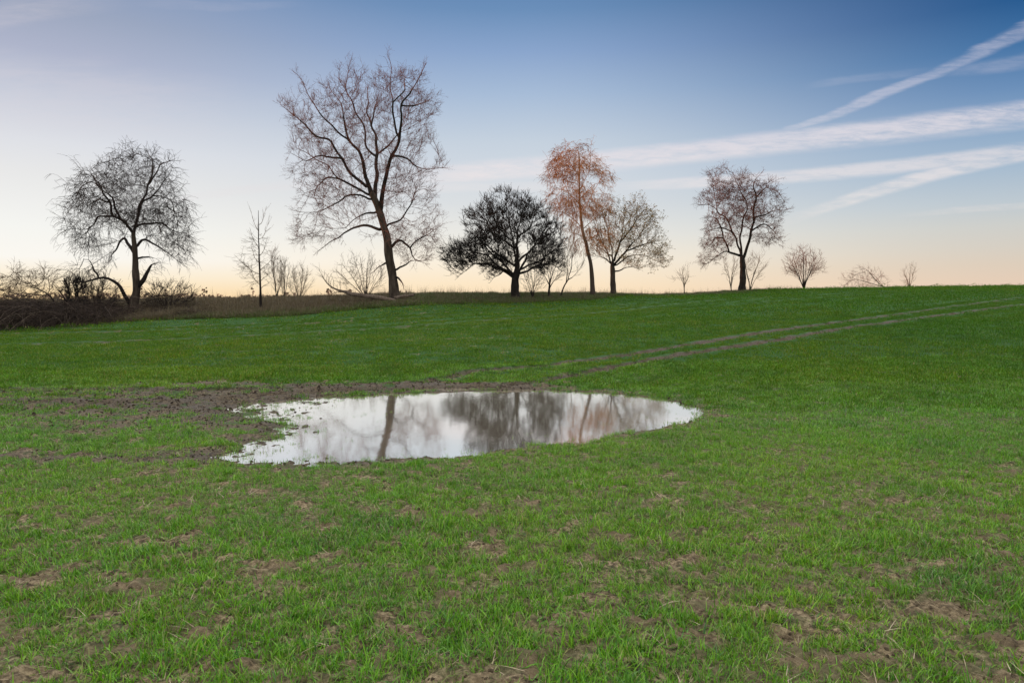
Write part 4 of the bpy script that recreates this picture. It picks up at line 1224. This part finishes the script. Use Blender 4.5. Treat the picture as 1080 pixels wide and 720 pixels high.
def clods():
    rng = np.random.default_rng(105)
    mat = bark("soil_clod", (.09, .066, .040), (.30, .23, .145), 25)
    mat2 = bark("wet_clod", (.045, .032, .023), (.13, .095, .068), 25, .7)
    src = [clod("c", rng, mat) for i in range(4)] + [clod("c", rng, mat2) for i in range(4)]
    PT, ID, SCL = [], [], []
    for y0, y1, dens, s0, s1 in ((1.6, 6, 750, .004, .030), (6, 9, 260, .006, .036), (9, 16, 120, .012, .055)):
        x, y = sample_band(rng, y0, y1, dens); f = fields(x, y)
        pr = (1 - f['cov']) * np.where(f['sw'] > .12, .3 * smooth01(x, -1.4, -3.5), 1) * (.35 + .65 * f['mud'])
        k = rng.uniform(0, 1, len(x)) < pr
        x, y = x[k], y[k]; ff = {a: v[k] for a, v in f.items()}; z = height(x, y, ff)
        n = len(x); s = s0 + (s1 - s0) * rng.uniform(0, 1, n) ** 1.7
        wet = ff['mud'] > rng.uniform(.15, .6, n)
        PT.append(np.stack([x, y, z - s * .06], 1)); ID.append(rng.integers(0, 4, n) + 4 * wet); SCL.append(np.stack([s, s * rng.uniform(.6, 1, n), s * rng.uniform(.5, .9, n)], 1))
    n = sum(map(len, ID))
    print("CLODS", n)
    scatter("soil_clods", src, np.concatenate(PT), np.concatenate(ID), np.concatenate(SCL), rng.uniform(0, 6.28, (n, 3)), "small brown clods of soil in the bare patches and round the puddle", "soil")
clods()

# ------------------------------------------------------------------ far trees on the left horizon
def far_wood():
    rng = np.random.default_rng(110)
    n = 5200
    u = rng.uniform(-1.1, -.16, n); D = rng.uniform(620, 700, n)
    prof = 8.5 + 4.0 * np.clip(fbm(u * 26, u * 0 + 2, 3), -.4, 1) + 7.0 * (fbm(u * 70, u * 0 + 8, 2) > .42)
    X = u * D; Z = 1.3 + prof * rng.uniform(0, 1, n)
    c = np.stack([X, D, Z], 1)
    a = rand_unit(n, rng); b_ = unit(np.cross(a, rand_unit(n, rng))); sz = rng.uniform(.6, 1.7, n)[:, None]
    V = np.stack([c - a * sz, c + b_ * sz, c + a * sz, c - b_ * sz], 1).reshape(-1, 3)
    o = mesh_obj("distant_woodland", V, np.arange(n * 4).reshape(-1, 4), plain("far_foliage", (.26, .17, .115)), None)
    tag(o, "thin hazy line of distant trees on the left horizon", "woodland", kind="stuff")
far_wood()

# ------------------------------------------------------------------ added wood, unseen on the left, keeps the low sun off the field
def sun_blocker():
    rng = np.random.default_rng(115)
    n = 9000
    y = rng.uniform(-60, 165, n); x = -172 + rng.uniform(-9, 9, n) - .12 * y
    g = height(x, y)
    top = 15.2 + 2.2 * fbm(y * .06, y * 0 + 4, 3) - g
    z = g + top * rng.uniform(0, 1, n)
    c = np.stack([x, y, z], 1)
    a = rand_unit(n, rng); b_ = unit(np.cross(a, rand_unit(n, rng))); sz = rng.uniform(.8, 1.7, n)[:, None]
    V = np.stack([c - a * sz, c + b_ * sz, c + a * sz, c - b_ * sz], 1).reshape(-1, 3)
    o = mesh_obj("side_woodland", V, np.arange(n * 4).reshape(-1, 4), plain("blocker_foliage", (.05, .04, .028)), None)
    tag(o, "added unseen wood left of the field, placed to block the low sun", "woodland", kind="stuff")
sun_blocker()
